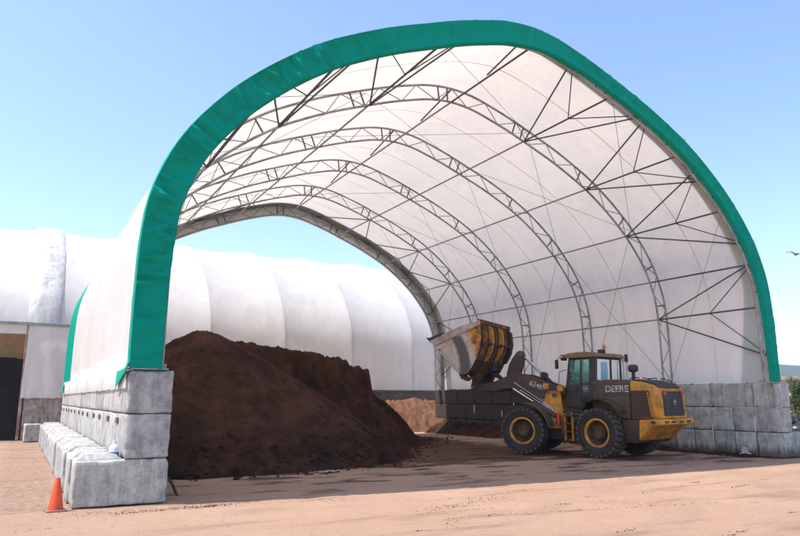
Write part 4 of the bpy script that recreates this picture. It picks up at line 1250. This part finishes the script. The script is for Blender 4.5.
# ---------------------------------------------------------------- right-hand background
def leaf_cloud(m, c, r, nleaf, size, seed):
    rnd = random.Random(seed)
    for k in range(nleaf):
        d = Vector((rnd.gauss(0,1), rnd.gauss(0,1), rnd.gauss(0,1))).normalized() * (rnd.random()**.45)
        p = Vector(c) + Vector((d.x*r[0], d.y*r[1], d.z*r[2]))
        if noise.noise(p*1.7+Vector((seed,0,0))) < -.18: continue
        a = Vector((rnd.gauss(0,1), rnd.gauss(0,1), rnd.gauss(0,.7))).normalized(); b = a.orthogonal().normalized()
        s = size*rnd.uniform(.6,1.3)
        m.add([p-a*s, p+b*s*.45+Vector((0,0,s*.1)), p+a*s, p-b*s*.45+Vector((0,0,s*.1))], [(0,1,2,3)])
def m_leaf(name, c):
    m, N, L, B = newmat(name)
    a = nz(N, L, worldpos(N,L), 2.2, 4)
    col = mixc(N, L, ramp(N, L, a, [(.35,0),(.7,1)]), tuple(x*.6 for x in c), tuple(x*1.3 for x in c))
    L.new(col, B.inputs['Base Color']); B.inputs['Roughness'].default_value = .6
    T = N.new('ShaderNodeBsdfTranslucent'); L.new(col, T.inputs['Color'])
    mx = N.new('ShaderNodeMixShader'); mx.inputs[0].default_value = .3
    L.new(B.outputs[0], mx.inputs[1]); L.new(T.outputs[0], mx.inputs[2]); L.new(mx.outputs[0], N['Material Output'].inputs['Surface'])
    return m
LEAF = m_leaf('leaf_green', (.065,.115,.03))
BARK = m_painted('bark', (.10,.07,.05), .9, (.05,.04,.03), .5)
def shrub(x, y, h, r, label, seed):
    t = thing('shrub', label, 'shrub', (x,y,0), 0, 'shrubs beyond the right wall')
    rnd = random.Random(seed)
    m = MB(); m.tube([(0,0,0),(.04,.02,h*.3),(-.02,.05,h*.6),(.02,0,h*.9)], [.07,.055,.035,.012], 7)
    for k in range(7):
        a = rnd.random()*6.28; z = h*rnd.uniform(.2,.7)
        m.tube([(0,0,z),(r*.4*math.cos(a), r*.4*math.sin(a), z+h*.12),(r*.75*math.cos(a), r*.75*math.sin(a), z+h*.2)], [.03,.02,.008], 5)
    m.build('trunk', BARK, t, smooth=True)
    m = MB()
    for k in range(9):
        a = rnd.random()*6.28; q = r*rnd.uniform(.1,.6)
        leaf_cloud(m, (q*math.cos(a), q*math.sin(a), h*rnd.uniform(.25,.88)), (r*.5,r*.5,h*.16), 420, .06, seed+k)
    m.build('crown', LEAF, t, fix=False)
shrub(33.6, 8.7, 2.95, .75, 'green leafy shrub nearest the end of the right block wall', 3)
shrub(35.6, 9.6, 2.5, .9, 'smaller green shrub farther right beyond the block wall', 8)
bag = MB()
for k,(dx,dy,z,s) in enumerate(((0,0,.32,.5),(.45,.2,.30,.48),(.15,.5,.75,.42))):
    prf = []
    rows = []
    for i in range(9):
        th = math.pi*i/8
        row = []
        for j in range(17):
            ph = 2*math.pi*j/16
            d = Vector((math.sin(th)*math.cos(ph), math.sin(th)*math.sin(ph), math.cos(th)*.72))
            rr = s*(1+.22*noise.noise(d*2.2+Vector((k*5,0,0))))
            row.append((dx+d.x*rr, dy+d.y*rr, max(0,z+d.z*rr)))
        rows.append(row)
    bag.grid(rows)
o = bag.build('black_sacks', m_plain('black_film', (.02,.022,.028), .3), None, smooth='all')
o.location = (29.2, 6.15, 0)
tag(o, 'heap of shiny black plastic sacks beyond the right block wall', 'sacks')
far = thing('low_building', 'low pale pink building far beyond the right wall', 'building', (66,27.5,0), R(-60))
MB().box(-8,8,-4,4,0,3.6).build('wall', m_painted('pink_render', (.60,.44,.38), .8, (.45,.34,.29), .4), far)
MB().prism([(-8.4,3.602),(8.4,3.602),(8.0,3.95),(-8.0,3.95)], -4.4, 4.4).build('roof', m_plain('grey_roof', (.30,.28,.27), .7), far)
for k in range(4):
    MB().box(-6.5+k*3.6,-5.1+k*3.6,-4.03,-3.99,1.1,2.4).build('window', m_plain('dark_pane', (.05,.06,.07), .15), far)

# distant wooded hills
rows = []
for i in range(61):
    a = R(34 + i*1.0)
    d = 1500
    hgt = 62 + 14*noise.noise(Vector((i*.16, 2, 1))) + 5*noise.noise(Vector((i*.55, 5, 1)))
    rows.append([(d*.80*math.sin(a), d*.80*math.cos(a), -2), (d*.9*math.sin(a), d*.9*math.cos(a), hgt*.7), (d*math.sin(a), d*math.cos(a), hgt+8), (d*1.2*math.sin(a), d*1.2*math.cos(a), hgt), (d*1.4*math.sin(a), d*1.4*math.cos(a), -2)])
hl = MB().grid(rows).build('hills', m_leaf('hill_forest', (.05,.075,.045)), None, smooth='all')
hl['kind'] = 'structure'

# a gull-like bird
bird = MB()
bird.tube([(-.30,0,0),(-.15,0,.02),(.1,0,.02),(.26,0,.03),(.33,0,.02)], [.02,.065,.075,.04,.01], 8)
for s in (1,-1):
    bird.add([(.10,s*.05,.04),(-.10,s*.05,.03),(-.06,s*.36,.13),(.10,s*.38,.14),(-.14,s*.78,.03),(-.02,s*.72,.05),(.10,s*.05,.02),(-.10,s*.05,.01),(-.06,s*.36,.11),(.10,s*.38,.12),(-.14,s*.78,.02),(-.02,s*.72,.03)],
             [(0,1,2,3),(3,2,4,5),(6,9,8,7),(9,11,10,8)])
bd = bird.build('bird', m_plain('bird_grey', (.10,.10,.11), .7), None, smooth=True)
bd.location = (42.7, 12.8, 11.38); bd.rotation_euler = (R(8), 0, R(60))
tag(bd, 'dark bird flying in the sky at the right edge', 'bird')

# ---------------------------------------------------------------- summer haze: one closed box of thin air round everything
hz = MB().box(-3450, 3450, -880, 3700, -4, 90)
hm = bpy.data.materials.new('thin_air'); hm.use_nodes = True
hn = hm.node_tree.nodes
hn.remove(hn['Principled BSDF'])
pv = hn.new('ShaderNodeVolumePrincipled')
pv.inputs['Color'].default_value = (.86,.92,1.0,1)
pv.inputs['Density'].default_value = .0003
pv.inputs['Anisotropy'].default_value = .2
hm.node_tree.links.new(pv.outputs[0], hn['Material Output'].inputs['Volume'])
hz_o = hz.build('haze', hm)
hz_o['kind'] = 'stuff'
